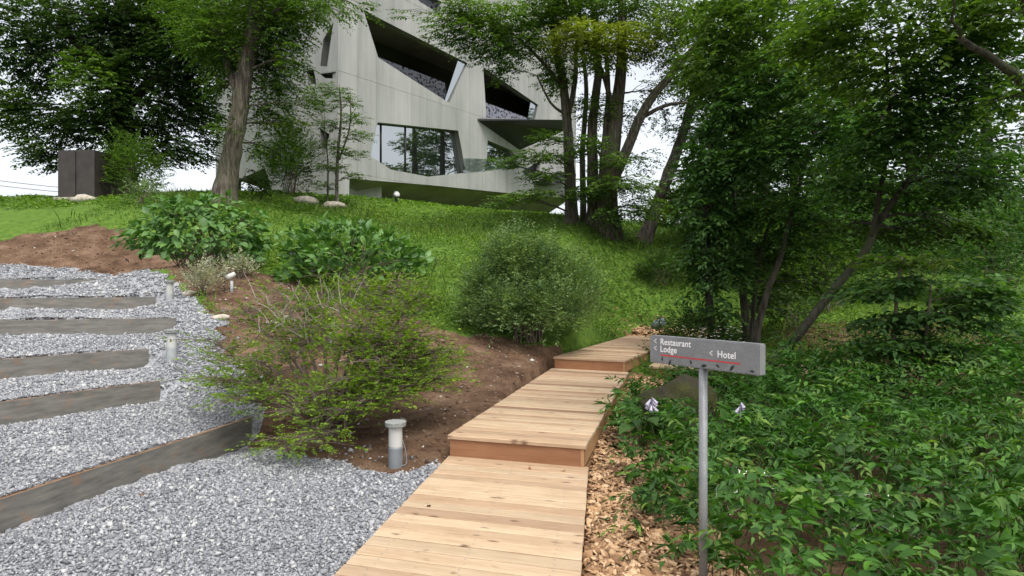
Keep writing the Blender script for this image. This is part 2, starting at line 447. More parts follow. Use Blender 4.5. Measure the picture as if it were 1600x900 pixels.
# ------------------------------------------------------------------ terrain
RISERS = [  # left end on the old frame edge, right end, top height
    ((-3.38, 5.25), (-2.92, 7.54), 0.15), ((-4.76, 7.39), (-4.32, 8.25), 0.46), ((-5.54, 8.61), (-5.05, 9.34), 0.755),
    ((-6.48, 10.07), (-5.25, 10.5), 1.13), ((-7.66, 11.9), (-6.76, 12.75), 1.43), ((-10.3, 16.0), (-9.5, 16.2), 1.8)]
DECKS = [  # corners near-left, near-right, far-right, far-left, top z
    ([(-1.75, -1.4), (-0.36, -1.85), (0.686, 6.03), (-0.60, 6.42)], 0.0),
    ([(-0.615, 6.39), (0.657, 5.97), (1.95, 11.22), (0.70, 11.76)], 0.2),
    ([(0.718, 11.72), (1.89, 11.16), (4.10, 16.3), (2.94, 17.0)], 0.4),
    ([(2.36, 11.62), (5.4, 10.2), (5.9, 11.4), (2.86, 12.85)], 0.25)]

ctrl = [  # x, y, z
    (-2, 3, -.06), (-2, 5, -.06), (-1.4, 6.3, -.06), (-2.4, 6.6, -.06), (-2.6, 7.0, -.05), (-2.72, 7.45, -.05), (-2.3, 7.15, -.04), (-3.3, 7.7, .17), (-1.2, 1, -.08), (-3, 1, -.06), (0, 0, -.12), (2, 0, -.12), (5, 1, -.1), (-6, 1, 0.1), (-6, 4, 0.25),
    (1, 4, -.12), (1.3, 6, -.12), (2, 8, -.08), (2.1, 10.4, 0.0), (4, 5, -.1), (5, 9, .05), (7, 11, .3), (8, 5, 0), (11, 8, .3),
    (8, 14, 0.95), (10, 20, 1.9), (13, 30, 3.2), (20, 20, 1.8), (22, 10, .6), (6, 15, .75), (3.5, 16.6, .38), (6, 19, .85), (4.2, 13.5, .3),
    (-.6, 8.0, .17), (0.2, 10, .3), (-0.75, 6.9, .08), (0.6, 12.2, .5), (1.8, 15.2, .62), (1.9, 18.0, .95), (4, 17.5, .48), (5.2, 16.6, .48), (3.4, 18.0, .58), (4.6, 18.6, .6), (5, 15, .45), ]
for px, py, d in [(1005, 380, 24), (950, 365, 23.3), (895, 347, 23.8), (1050, 352, 30), (545, 312, 30.5), (620, 317, 28), (720, 327, 29), (800, 333, 29), (350, 317, 22), (190, 310, 27),
                  (124, 311, 25), (124, 338, 20), (124, 372, 18), (310, 413, 14.6), (250, 440, 13), (430, 420, 15), (480, 440, 14), (680, 480, 13.5), (600, 500, 11.5), (740, 550, 11), (640, 560, 10),
                  (690, 700, 6.6), (560, 640, 8), (660, 620, 8.8), (330, 600, 8.4), (330, 545, 9.2), (300, 500, 10.2), (370, 520, 10), (900, 480, 15), (1000, 470, 19.6), (268, 557, 9.3), (265, 470, 12.5), (820, 525, 12.5),
                  (1060, 430, 21), (800, 400, 18), (600, 380, 19), (500, 330, 25), (700, 352, 24), (270, 470, 12), (450, 640, 7.7), (500, 500, 11.2), (0, 330, 22), (0, 400, 17), (420, 480, 11.8)]:
    p = P(px, py, d); ctrl.append((p.x, p.y, p.z))
for (a, b, zt) in RISERS:
    L_ = math.hypot(b[0] - a[0], b[1] - a[1])
    for t in (-2.2 / L_, -1.1 / L_, 0, 0.5, 1): ctrl.append((a[0] + (b[0] - a[0]) * t, a[1] + (b[1] - a[1]) * t, zt - 0.1))
ctrl += [(-25, 25, 5.4), (-25, 15, 3.6), (-18, 8, 1.9), (-14, 2, 0.8), (-20, 36, 5.6), (-8, 36, 5.7), (0, 36, 5.2), (8, 36, 4.6), (18, 36, 3.8), (-9, 28, 5.5), (3, 28, 4.4), (24, 30, 3)]
CT = np.array(ctrl)
def _tps(r2): return np.where(r2 > 0, 0.5 * r2 * np.log(np.maximum(r2, 1e-12)), 0)
_n = len(CT); _d2 = ((CT[:, None, :2] - CT[None, :, :2]) ** 2).sum(-1)
_A = np.zeros((_n + 3, _n + 3)); _A[:_n, :_n] = _tps(_d2) + np.eye(_n) * 0.03
_A[:_n, _n] = 1; _A[:_n, _n + 1:] = CT[:, :2]; _A[_n, :_n] = 1; _A[_n + 1:, :_n] = CT[:, :2].T
_w = np.linalg.solve(_A, np.concatenate([CT[:, 2], np.zeros(3)]))

def in_poly(x, y, poly):
    x = np.asarray(x, float); y = np.asarray(y, float); r = np.zeros(x.shape, bool); n = len(poly)
    for i in range(n):
        x1, y1 = poly[i][:2]; x2, y2 = poly[(i + 1) % n][:2]
        if y1 == y2: continue
        c = ((y1 > y) != (y2 > y)) & (x < (x2 - x1) * (y - y1) / (y2 - y1) + x1)
        r ^= c
    return r

def grow_poly(poly, m):
    c = np.mean(np.array(poly), 0); out = []
    for p in poly:
        v = np.array(p) - c; out.append(tuple(c + v * (1 + m / np.linalg.norm(v))))
    return out

def H(x, y, sharp=False):
    x = np.asarray(x, float); y = np.asarray(y, float); shp = x.shape
    X = np.clip(x.ravel(), -26, 25); Y = np.clip(y.ravel(), -1, 37)
    z = np.empty(len(X))
    for i in range(0, len(X), 20000):
        a, b = X[i:i + 20000], Y[i:i + 20000]
        r2 = (a[:, None] - CT[None, :, 0]) ** 2 + (b[:, None] - CT[None, :, 1]) ** 2
        z[i:i + 20000] = _tps(r2) @ _w[:_n] + _w[_n] + _w[_n + 1] * a + _w[_n + 2] * b
    xr, yr = x.ravel(), y.ravel()
    far = np.clip((yr - 37) / 30, 0, 1); z = z * (1 - far) + 4.3 * far
    # terraces of the gravel steps
    for (a, b, zt) in RISERS:
        ux, uy = b[0] - a[0], b[1] - a[1]; L = math.hypot(ux, uy); ux /= L; uy /= L
        t = (xr - a[0]) * ux + (yr - a[1]) * uy; s = -(xr - a[0]) * uy + (yr - a[1]) * ux     # positive behind (uphill)
        w = np.where(s > 0.02, np.clip((L + 0.06 - t) / 0.16, 0, 1), 1.3 * np.clip((L + 0.32 - t) / 0.3, 0, 1)) * np.clip((t + L * 0.9 + 3.0) / 1.0, 0, 1)
        sg = np.where(s > 0.02, 1.0, -1.0) if sharp else np.clip((s - 0.03) / 0.10, 0, 1) * 2 - 1
        z = z + sg * 0.115 * np.exp(-np.abs(s) / 0.45) * w
    # flat ground left of the first deck, mounds and small unevenness
    z = z + 0.02 * np.sin(xr * 3.1 + 1) * np.sin(yr * 2.3) * np.clip((yr - 6) / 4, 0, 1) + 0.012 * np.sin(xr * 9 + yr * 4) * np.sin(yr * 7.7 - xr * 2) * np.clip((yr - 7) / 3, 0, 1)
    for poly, zt in DECKS:
        ins = in_poly(xr, yr, grow_poly(poly, 0.10)); z = np.where(ins, np.minimum(z, zt - 0.2), z)
        ins = in_poly(xr, yr, grow_poly(poly, 0.45)); z = np.where(ins, np.minimum(z, zt - 0.055), z)
    return z.reshape(shp)

def h1(x, y): return float(H(np.array([x]), np.array([y]))[0])

def pix(x, y, z): return CX + F * x / y, CY - F * (z - EYE) / y

# zones given in ground plan, from points on the ground
GRAVEL = [(-1.75, -2), (-0.62, 6.35), (-0.72, 6.28), (-1.05, 6.0), (-1.5, 6.25), (-2.0, 6.75), (-2.45, 7.05), (-2.9, 7.3), (-3.0, 8.0), (-3.35, 8.6), (-3.9, 9.0), (-4.3, 9.7), (-4.85, 10.6), (-5.1, 11.3), (-6.1, 12.6),
          (-7.3, 13.6), (-8.9, 16.0), (-10.4, 16.7), (-13, 16.5), (-18, 14), (-14, 9), (-9, 2), (-6, -2)]
CHIPS = [(-0.6, -2), (0.3, 5.9), (0.6, 7.0), (1.6, 10.6), (2.1, 11.6), (3.2, 10.5), (2.4, 9.2), (1.75, 7.2), (1.45, 5.5), (1.42, 4.2), (1.6, 3.4), (1.9, 2), (1.9, -2)]
CHIPS2 = [(2.9, 16.8), (4.3, 16.0), (5.6, 16.2), (5.4, 17.4), (4.3, 18.0), (3.3, 17.8)]
SOIL = [(0.6, 6.2), (-0.3, 5.9), (-1.2, 5.7), (-3.2, 7.0), (-3.3, 8.5), (-4.6, 10.0), (-5.0, 11.5), (-7.6, 14.2), (-10, 16), (-18, 13), (-18, 15.2), (-14, 17.6), (-12, 19.0), (-10.5, 18.6), (-8.5, 17.6), (-7.5, 15.6), (-5.5, 14.2), (-3.9, 13.6), (-3.2, 12.6), (-2.2, 12.2),
        (-1.6, 12.0), (-0.7, 11.9), (0.2, 12.3), (0.9, 12.3), (1.1, 11.6), (0.2, 6.6)]
PATCH = [[(-9.6, 16.8), (-7.9, 16.0), (-6.8, 15.2), (-7.4, 14.9), (-8.8, 15.6), (-9.6, 16.3)], [(-4.9, 10.6), (-4.3, 10.2), (-4.2, 9.6), (-4.6, 9.7), (-5.0, 10.3)]]

def wavy(x, y, a=0.12):
    return x + a * (np.sin(y * 4.3 + x) + 0.6 * np.sin(y * 11.1 + 2 * x)), y + a * (np.sin(x * 4.9 - y) + 0.6 * np.sin(x * 12.3 + y * 2))

def zones(x, y):
    wx, wy = wavy(x, y, 0.05)
    g = in_poly(wx, wy, GRAVEL)
    wx2, wy2 = wavy(x, y, 0.12)
    for p in PATCH: g |= in_poly(wx2, wy2, p)
    ch = in_poly(wx, wy, CHIPS) | in_poly(wx2, wy2, CHIPS2)
    so_ = in_poly(wx2, wy2, SOIL)
    return g, ch, so_

def axis(segs):
    out = []
    for a, b, st in segs: out += list(np.arange(a, b - 1e-6, st))
    out.append(segs[-1][1]); return np.array(out)
xs = axis([(-900, -120, 120), (-120, -40, 16), (-40, -16, 1.5), (-16, -8, .3), (-8, 6, .075), (6, 16, .3), (16, 40, 1.5), (40, 120, 16), (120, 900, 120)])
ys = axis([(-60, -4, 8), (-4, 2, .3), (2, 13, .075), (13, 22, .16), (22, 40, .5), (40, 100, 6), (100, 2400, 230)])
GX, GY = np.meshgrid(xs, ys); GZ = H(GX, GY)
nx, ny = len(xs), len(ys)
V = np.stack([GX, GY, GZ], -1).reshape(-1, 3)
I = (np.arange(ny - 1)[:, None] * nx + np.arange(nx - 1)[None, :]).ravel()
gm = fast_mesh('ground', V, np.stack([I, I + 1, I + 1 + nx, I + nx], -1), True)
g_, c_, s_ = zones(V[:, 0], V[:, 1])
zc = np.zeros((len(V), 4), np.float32); zc[:, 3] = 1
zc[:, 0] = g_; zc[:, 2] = c_ & ~g_; zc[:, 1] = ~(g_ | c_ | s_)
near_ = V[:, 1] < 11.6
zc[near_ & (V[:, 0] < .3 + .1 * V[:, 1]), 1] = 0
ua = in_poly(V[:, 0], V[:, 1], [(0.9, 2), (1.8, 6), (3, 10), (5, 15), (9, 14), (9, 2)]); zc[ua, 1] = 0.35
ca = gm.color_attributes.new('zone', 'FLOAT_COLOR', 'POINT'); ca.data.foreach_set('color', zc.ravel())
ground = link('ground', gm, None, M['ground'])
tag(ground, 'brown earth and green slope rising from the boardwalk to the building', 'ground', kind='structure')

# ------------------------------------------------------------------ scatter tools
OCT = np.array([(1, 0, 0), (-1, 0, 0), (0, 1, 0), (0, -1, 0), (0, 0, 1), (0, 0, -1)], float)
OCTF = np.array([(0, 2, 4), (2, 1, 4), (1, 3, 4), (3, 0, 4), (2, 0, 5), (1, 2, 5), (3, 1, 5), (0, 3, 5)])
BOXV = np.array([(-1, -1, -1), (1, -1, -1), (1, 1, -1), (-1, 1, -1), (-.8, -.85, 1), (.8, -.85, 1), (.85, .8, 1), (-.8, .85, 1)], float)
BOXF = np.array([(4, 5, 6, 7), (0, 1, 5, 4), (1, 2, 6, 5), (2, 3, 7, 6), (3, 0, 4, 7)])

def rot_mats(n, tilt):
    yaw = rng.uniform(0, 2 * pi, n); ax = rng.normal(0, tilt, n); ay = rng.normal(0, tilt, n)
    cy, sy, cx, sx, cz, sz = np.cos(ay), np.sin(ay), np.cos(ax), np.sin(ax), np.cos(yaw), np.sin(yaw)
    R = np.empty((n, 3, 3))
    R[:, 0, 0] = cz * cy; R[:, 0, 1] = cz * sy * sx - sz * cx; R[:, 0, 2] = cz * sy * cx + sz * sx
    R[:, 1, 0] = sz * cy; R[:, 1, 1] = sz * sy * sx + cz * cx; R[:, 1, 2] = sz * sy * cx - cz * sx
    R[:, 2, 0] = -sy; R[:, 2, 1] = cy * sx; R[:, 2, 2] = cy * cx
    return R

def pebbles(name, pts, scale, tmpl, faces, tilt, jit=0.3):
    n, k = len(pts), len(tmpl)
    T = tmpl[None] * (1 + rng.uniform(-jit, jit, (n, k, 1))) + rng.normal(0, jit * 0.35, (n, k, 3))
    T = T * scale[:, None, :]
    V = np.einsum('nij,nkj->nki', rot_mats(n, tilt), T) + pts[:, None, :]
    Fc = (faces[None] + (np.arange(n) * k)[:, None, None]).reshape(-1, faces.shape[1])
    return fast_mesh(name, V.reshape(-1, 3), Fc)

def rand_in(x0, x1, y0, y1, dens):
    n = int((x1 - x0) * (y1 - y0) * dens)
    return rng.uniform(x0, x1, n), rng.uniform(y0, y1, n)

def visible(x, y, z, m=25):
    px, py = pix(x, np.maximum(y, 0.1), z)
    return (y > 0.8) & (px > -m) & (px < 1600 + m) & (py < 900 + m * 2) & (py > -m)

# gravel
def scatter_gravel():
    pts = []; sc_ = []
    for (x0, x1, y0, y1, dens, s) in [(-5, -0.3, 2.6, 5.0, 3200, .0108), (-6, -0.3, 5.0, 7.6, 2500, .0118), (-8.5, -2.5, 7.6, 11, 1500, .015), (-14, -4, 11, 17.5, 560, .021)]:
        x, y = rand_in(x0, x1, y0, y1, dens)
        g, c, s_ = zones(x, y); dk = in_poly(x, y, grow_poly(DECKS[0][0], -0.02)) | in_poly(x, y, DECKS[1][0])
        z = H(x, y, True); k = g & ~dk & visible(x, y, z)
        x, y, z = x[k], y[k], z[k]; n = len(x)
        sz = s * np.exp(rng.normal(0, .33, n))
        pts.append(np.stack([x, y, z + sz * 0.3 + rng.uniform(0, .008, n)], -1)); sc_.append(np.stack([sz * 1.25, sz * .95, sz * .65], -1))
    # strays thrown onto the soil
    x, y = rand_in(-5, -0.2, 6.2, 12.5, 70); g, c, s_ = zones(x, y); gg = zones(x - 0.35, y - 0.3)[0] | zones(x - .2, y + .2)[0]
    k = s_ & ~g & ((gg & (rng.random(len(x)) < .6)) | (rng.random(len(x)) < .05)) & ~in_poly(x, y, DECKS[1][0]); x, y = x[k], y[k]; n = len(x)
    sz = .014 * np.exp(rng.normal(0, .35, n)); pts.append(np.stack([x, y, H(x, y) + sz * .3], -1)); sc_.append(np.stack([sz * 1.25, sz, sz * .65], -1))
    o = link('gravel', pebbles('gravel', np.concatenate(pts), np.concatenate(sc_), OCT, OCTF, 0.5), None, M['gravel'])
    tag(o, 'loose pale grey crushed gravel covering the stepped path', 'gravel', kind='stuff')
scatter_gravel()

def scatter_chips():
    pts = []; sc_ = []
    for (x0, x1, y0, y1, dens, s) in [(0.2, 1.5, 2.6, 6, 2300, .019), (0.6, 3.0, 6, 11.3, 900, .023), (2.4, 6, 15.6, 19, 700, .03)]:
        x, y = rand_in(x0, x1, y0, y1, dens); g, c, s_ = zones(x, y)
        dk = in_poly(x, y, DECKS[0][0]) | in_poly(x, y, DECKS[1][0]) | in_poly(x, y, DECKS[2][0]) | in_poly(x, y, DECKS[3][0])
        k = (c | ((rng.random(len(x)) < .06) & (x > 0.8))) & ~dk; x, y = x[k], y[k]; n = len(x); sz = s * np.exp(rng.normal(0, .3, n))
        pts.append(np.stack([x, y, H(x, y) + rng.uniform(.002, .03, n)], -1)); sc_.append(np.stack([sz * 1.15, sz * rng.uniform(.4, .75, n), sz * .16], -1))
    o = link('wood_chips', pebbles('wood_chips', np.concatenate(pts), np.concatenate(sc_), BOXV, BOXF, 0.42, .15), None, M['chips'])
    tag(o, 'reddish tan wood chips strewn along the boardwalk edge', 'wood chips', kind='stuff')
scatter_chips()

def scatter_clods():
    x, y = rand_in(-15, 1, 6, 20, 115); g, c, s_ = zones(x, y); k = s_ & ~g & ~in_poly(x, y, grow_poly(DECKS[1][0], .06)) & ~in_poly(x, y, grow_poly(DECKS[0][0], .06))
    x, y = x[k], y[k]; n = len(x); sz = .014 * np.exp(rng.normal(0, .5, n))
    o = link('soil_clods', pebbles('soil_clods', np.stack([x, y, H(x, y) + sz * .2], -1), np.stack([sz * 1.2, sz, sz * .6], -1), OCT, OCTF, .4), None, M['clods'])
    tag(o, 'crumbs of brown soil with a few pale pebbles on the bare bank', 'soil', kind='stuff')
scatter_clods()

# ------------------------------------------------------------------ leaves
LEAF2 = (np.array([(0, 0, 0), (.48, .27, .05), (1, 0, -.06), (.48, -.27, .05)]), np.array([(0, 1, 2), (0, 2, 3)]))
def ovate(w, tip=0.0, cup=.07, droop=.14):
    prof = [(0.0, 0.0), (.16, .62), (.40, 1.0), (.66, .74), (.86, .28), (1.0, 0.0)]
    v = [(0, 0, 0)]; f = []
    for t, q in prof[1:-1]:
        zc_ = -droop * t * t
        v += [(t, -w * q, zc_ + cup * q), (t, 0, zc_), (t, w * q, zc_ + cup * q)]
    v.append((1 + tip, 0, -droop * (1 + tip) ** 2)); last = len(v) - 1
    f += [(0, 1, 2), (0, 2, 3)]
    for i in range(3):
        a = 1 + 3 * i; b = a + 3
        f += [(a, b, b + 1), (a, b + 1, a + 1), (a + 1, b + 1, b + 2), (a + 1, b + 2, a + 2)]
    a = 1 + 9
    f += [(a, last, a + 1), (a + 1, last, a + 2)]
    return np.array(v, float), np.array([(x, z, y) for x, y, z in f])
LEAFO = ovate(.27, .08)
LEAFB = ovate(.36, .05, .1, .2)
LEAFH = ovate(.40, .03, .12, .28)
def leaf6(w=.28):
    v = np.array([(0, 0, 0), (.35, -w, .06), (.38, 0, -.02), (.35, w, .06), (.75, -w * .55, .0), (.75, w * .55, .0), (1.05, 0, -.14)], float)
    f = np.array([(0, 2, 1), (0, 3, 2), (1, 2, 4), (2, 6, 4), (2, 5, 6), (2, 3, 5)])
    return v, f
LEAF6 = leaf6()
LEAFP = leaf6(.22); LEAFP[0][6] = (1.18, 0, -.24)

def nrm(a): return a / np.maximum(np.linalg.norm(a, axis=-1, keepdims=True), 1e-9)
UP = np.array([0, 0, 1.0])

def leaf_geo(Pn, A, Nn, S, tmpl):
    T, Fc = tmpl; A = nrm(A); B = nrm(np.cross(Nn, A)); Nn = np.cross(A, B)
    V = Pn[:, None] + S[:, None, None] * (T[None, :, 0:1] * A[:, None] + T[None, :, 1:2] * B[:, None] + T[None, :, 2:3] * Nn[:, None])
    n, k = len(Pn), len(T)
    return V.reshape(-1, 3), (Fc[None] + (np.arange(n) * k)[:, None, None]).reshape(-1, 3)

def leaf_object(name, data, tmpl, mat, parent=None, n_parts=0, part='leaf'):
    """joined leaves; the n_parts that show largest become objects of their own under parent"""
    Pn, A, Nn, S = data
    if n_parts:
        d = np.linalg.norm(Pn - np.array([0, 0, EYE]), axis=1); px, py = pix(Pn[:, 0], np.maximum(Pn[:, 1], .1), Pn[:, 2])
        score = S / d * ((px > 0) & (px < 1600) & (py > 0) & (py < 900)) * (1 + 0.6 * (Pn[:, 2] > np.median(Pn[:, 2])))
        sel = np.argsort(-score)[:n_parts]; rest = np.ones(len(Pn), bool); rest[sel] = False
    else: sel = []; rest = np.ones(len(Pn), bool)
    V, Fc = leaf_geo(Pn[rest], A[rest], Nn[rest], S[rest], tmpl)
    o = link(name, fast_mesh(name, V, Fc, True), parent, mat)
    return o, (Pn[sel], A[sel], Nn[sel], S[sel]) if len(sel) else None

def leaf_parts(parts, tmpl, mat, parent, name='leaf'):
    Pn, A, Nn, S = parts
    me = fast_mesh(name, tmpl[0], tmpl[1], True); me.materials.append(mat)
    from mathutils import Matrix
    pw = world_loc(parent)
    A = nrm(A); B = nrm(np.cross(Nn, A)); Nn = np.cross(A, B)
    for i in range(len(Pn)):
        o = bpy.data.objects.new(name, me); COL.objects.link(o); o.parent = parent
        s = float(S[i])
        m = Matrix(((A[i, 0] * s, B[i, 0] * s, Nn[i, 0] * s, Pn[i, 0] - pw.x), (A[i, 1] * s, B[i, 1] * s, Nn[i, 1] * s, Pn[i, 1] - pw.y), (A[i, 2] * s, B[i, 2] * s, Nn[i, 2] * s, Pn[i, 2] - pw.z), (0, 0, 0, 1)))
        o.matrix_basis = m

def spray(base, dirv, L, n, size, droop=.3, tilt=.35, ang=55, start=.12):
    """leaves set alternately along M twigs"""
    Mn = len(base); d = nrm(dirv); t = np.linspace(start, 1, n)[None, :] + rng.uniform(-.03, .03, (Mn, n))
    lat = nrm(np.cross(d, UP) + rng.normal(0, .15, (Mn, 3))); upv = np.cross(lat, d)
    pos = base[:, None] + d[:, None] * (t * L[:, None])[..., None] - UP * (droop * L[:, None] * t ** 2)[..., None]
    side = np.where(np.arange(n) % 2 == 0, 1, -1)[None, :] * np.ones((Mn, 1))
    a = np.radians(ang + rng.normal(0, 16, (Mn, n))) * (1.08 - .55 * t ** 3)
    ax = d[:, None] * np.cos(a)[..., None] + lat[:, None] * (side * np.sin(a))[..., None]
    ax = ax - UP * (droop * t * .8 + rng.normal(.12, .16, (Mn, n)))[..., None]
    nn = upv[:, None] + rng.normal(0, tilt, (Mn, n, 3))
    s = size * np.exp(rng.normal(0, .2, (Mn, n))) * (1 - .3 * t ** 4)
    return pos.reshape(-1, 3), ax.reshape(-1, 3), nn.reshape(-1, 3), s.ravel()

def cat4(lst): return tuple(np.concatenate([l[i] for l in lst]) for i in range(4))

# ------------------------------------------------------------------ trees
DENS = 13.0
def tree(name, label, stems, blobs, leaf=0.10, mat='leaf_mid', bark='bark', dens=7.0, nl=10, Lr=(.35, .75), droop=.3, cat='tree', group=None,
         tmpl=LEAF2, subs=7, extra_mats=None, n_parts=0, tilt=.35, limb_r=1.0, flat=.45, nolimb=False, ds=0.0):
    """stems: polylines of (px, py, depth, radius m); blobs: (px, py, depth, rx px, ry px, half depth m[, material])"""
    stems = [[(q[0], q[1], q[2] + ds, q[3]) for q in st] for st in stems]; blobs = [(q[0], q[1], q[2] + ds) + tuple(q[3:]) for q in blobs]
    b0 = P(*stems[0][0][:3]); b0.z = h1(b0.x, b0.y)
    root = empty(name, b0); tag(root, label, cat, group)
    stem_pts = []
    for si, st in enumerate(stems):
        pts = [P(*q[:3]) for q in st]
        if si == 0 or st[0][1] > stems[0][0][1] - 25: pts.insert(0, Vector((pts[0].x, pts[0].y, h1(pts[0].x, pts[0].y) - 1.0))); st = [st[0]] + list(st)
        rr = [q[3] for q in st]
        sm = smooth_line(pts, 5, rr[0] * .07)
        rs = []
        for i in range(len(sm)):
            t = i / (len(sm) - 1) * (len(rr) - 1); k = min(int(t), len(rr) - 2); rs.append(rr[k] + (rr[k + 1] - rr[k]) * (t - k))
        if pts[0].z < h1(pts[0].x, pts[0].y): rs = [r_0 * (1.0 + 0.42 * math.exp(-max(0, p_.z - pts[0].z - .85) / (1.6 * rr[0] + .05))) for r_0, p_ in zip(rs, sm)]
        mb = MB(); mb.tube(sm, rs, 12 if rr[0] > .1 else 8)
        me = mb.mesh('trunk')
        link('trunk', me, root, M[bark])
        stem_pts += [(p, r) for p, r in zip(sm, rs)][2:]
    groups = {}
    for bl in blobs:
        px, py, d, rx, ry, rd = bl[:6]; mt = bl[6] if len(bl) > 6 else mat; dm = bl[7] if len(bl) > 7 else 1.0
        c = np.array(P(px, py, d)); rxm, rym = rx * d / F, ry * d / F
        n = max(8, int(DENS * dens * dm * rxm * rym * pi * (0.6 + 0.4 * min(1, rd))))
        u = nrm(rng.normal(0, 1, (n, 3))) * (rng.random((n, 1)) ** .45)
        base = c + u * np.array([rxm, rd, rym])
        cs = Vector(c)
        anchor = min(stem_pts, key=lambda q: (q[0] - cs).length + max(0, (q[0].z - cs.z)) * 1.2)
        ap = np.array(anchor[0])
        out = nrm(base - (ap * .5 + c * .5)); out[:, 2] *= flat; out = nrm(out + rng.normal(0, .3, (n, 3)) * np.array([1, 1, .4]) + UP * .05)
        L = rng.uniform(Lr[0], Lr[1], n)
        groups.setdefault(mt, []).append(spray(base - out * L[:, None] * .4, out, L, nl, leaf, droop, tilt))
        if not nolimb:
            mb = MB(); mid = (anchor[0] + cs) * .5 + Vector((random.uniform(-.2, .2), random.uniform(-.2, .2), random.uniform(-.05, .3))) * (anchor[0] - cs).length * .35
            ln = smooth_line([anchor[0], mid, cs], 5, 0.02 + .01 * rxm); r0 = min(anchor[1] * .55, .012 + .022 * (rxm + rym) * limb_r)
            mb.tube(ln, [r0 * (1 - .75 * i / (len(ln) - 1)) for i in range(len(ln))], 6)
            for q in range(min(subs, n)):
                k = random.randrange(n); s = ln[random.randrange(len(ln) // 3, len(ln))]; e = Vector(base[k] - out[k] * L[k] * .4)
                e2 = Vector(base[k] + out[k] * L[k] * .5) - Vector((0, 0, droop * .3 * L[k]))
                m2 = (s + e) * .5 + Vector((0, 0, .08 * (s - e).length)); r1 = max(.006, r0 * .35)
                mb.tube(smooth_line([s, m2, e, e2], 3, .01), [r1 * (1 - .08 * i) for i in range(10)], 4, False)
            mb.build('limb', M[bark], root)
    for mt, gl in groups.items():
        data = cat4(gl)
        o, parts = leaf_object('crown', data, tmpl, M[mt], root, n_parts)
        tag(o, kind='stuff')
        if parts: leaf_parts(parts, tmpl, M[mt], root)
    return root

# ================================================================== BUILDING
def facet_axes(pa, pb):
    a = np.array([(pa[0] - CX) / F * pa[1], pa[1]]); b = np.array([(pb[0] - CX) / F * pb[1], pb[1]])
    L = np.linalg.norm(b - a); u = (b - a) / L; n = np.array([u[1], -u[0]])     # outward normal towards the camera side
    return a, u, n, L

class Facet:
    def __init__(s, pa, pb): s.a, s.u, s.n, s.L = facet_axes(pa, pb)
    def sz(s, px, py):
        dx = (px - CX) / F
        # a + t*u = d*(dx,1)
        t, d = np.linalg.solve(np.array([[s.u[0], -dx], [s.u[1], -1.0]]), -s.a)
        return (t, EYE + (CY - py) / F * d)
    def w(s, t, z, off=0.0):
        p = s.a + s.u * t + s.n * off
        return (p[0], p[1], z)
    def poly(s, pts): return [s.sz(*p) for p in pts]

def cdt_cells(rect, holes, keep=None, sub=None):
    """triangles of rect polygon minus holes (and inside keep)"""
    V = []; E = []
    def addp(poly):
        b = len(V); n = len(poly)
        V.extend(Vector((float(p[0]), float(p[1]))) for p in poly); E.extend((b + i, b + (i + 1) % n) for i in range(n))
    addp(rect)
    for h in holes: addp(h)
    if keep is not None: addp(keep)
    r = geometry.delaunay_2d_cdt(V, E, [], 0, 1e-5)
    vs, fs = r[0], r[2]; out = []
    for f in fs:
        cx = sum(vs[i][0] for i in f) / 3; cy = sum(vs[i][1] for i in f) / 3
        A = lambda p: bool(in_poly(np.array([cx]), np.array([cy]), p)[0])
        if not A(rect) or any(A(h) for h in holes) or (keep is not None and not A(keep)): continue
        out.append(f)
    return vs, out

def slab_mesh(name, fc, vs, fs, off, thick):
    used = sorted({i for f in fs for i in f}); ix = {v: k for k, v in enumerate(used)}; n = len(used)
    V = [fc.w(vs[i][0], vs[i][1], off) for i in used] + [fc.w(vs[i][0], vs[i][1], off - thick) for i in used]
    Fc = []; ed = {}
    for f in fs:
        g = [ix[i] for i in f]; Fc.append(tuple(g)); Fc.append(tuple(k + n for k in reversed(g)))
        for a, b in ((g[0], g[1]), (g[1], g[2]), (g[2], g[0])): ed[(a, b)] = 1
    for (a, b) in list(ed):
        if (b, a) not in ed: Fc.append((b, a, a + n, b + n))
    return pd_mesh(name, V, Fc)

bld = empty('concrete_building', P(560, 312, 34)); bld.location.z = 5.6
tag(bld, 'angular grey concrete building with slanted dark window openings on the slope top', 'building')

FL = Facet((337, 41.0), (458, 32.6)); FM = Facet((458, 32.6), (528, 31.5)); FR = Facet((528, 31.5), (900, 48.8))
O1 = FR.poly([(568, 16), (731, 99), (702, 161), (591, 90)])
O2 = FR.poly([(755, 105), (841, 164), (836, 187), (760, 184)])
O3 = FR.poly([(590, 191), (716, 204), (728, 270), (669, 276), (611, 265), (579, 244)])
O4 = FR.poly([(762, 219), (800, 235), (812, 262), (760, 265)])
O5 = FR.poly([(640, -22), (690, 3), (684, 20), (655, 2)])
O6 = FR.poly([(815, 268), (846, 250), (838, 287)])
O7 = FR.poly([(760, 30), (800, 45), (806, 92), (778, 70)])
M1 = FM.poly([(521, 34), (511, 104), (500, 103), (505, 62)])
M2 = FM.poly([(525, 112), (524, 123), (507, 122), (499.5, 115.5)])
M3 = FM.poly([(478, 111), (490, 108), (494.5, 131.5), (483, 131.5)])
M4 = FM.poly([(499, 199), (515, 210), (504, 250)])
L1 = FL.poly([(366, 284), (414, 262), (434, 330), (366, 330)])
TOP = 21.6
zr = FR.sz(560, 278)[1]
botR = [FR.sz(545, 318), FR.sz(546, 279), FR.sz(670, 289), FR.sz(787, 301), FR.sz(879, 308.5), FR.sz(900, 309)]
keepR = [(0, 5.2), (botR[0][0], 5.2)] + botR[1:] + [(FR.L, TOP), (0, TOP)]

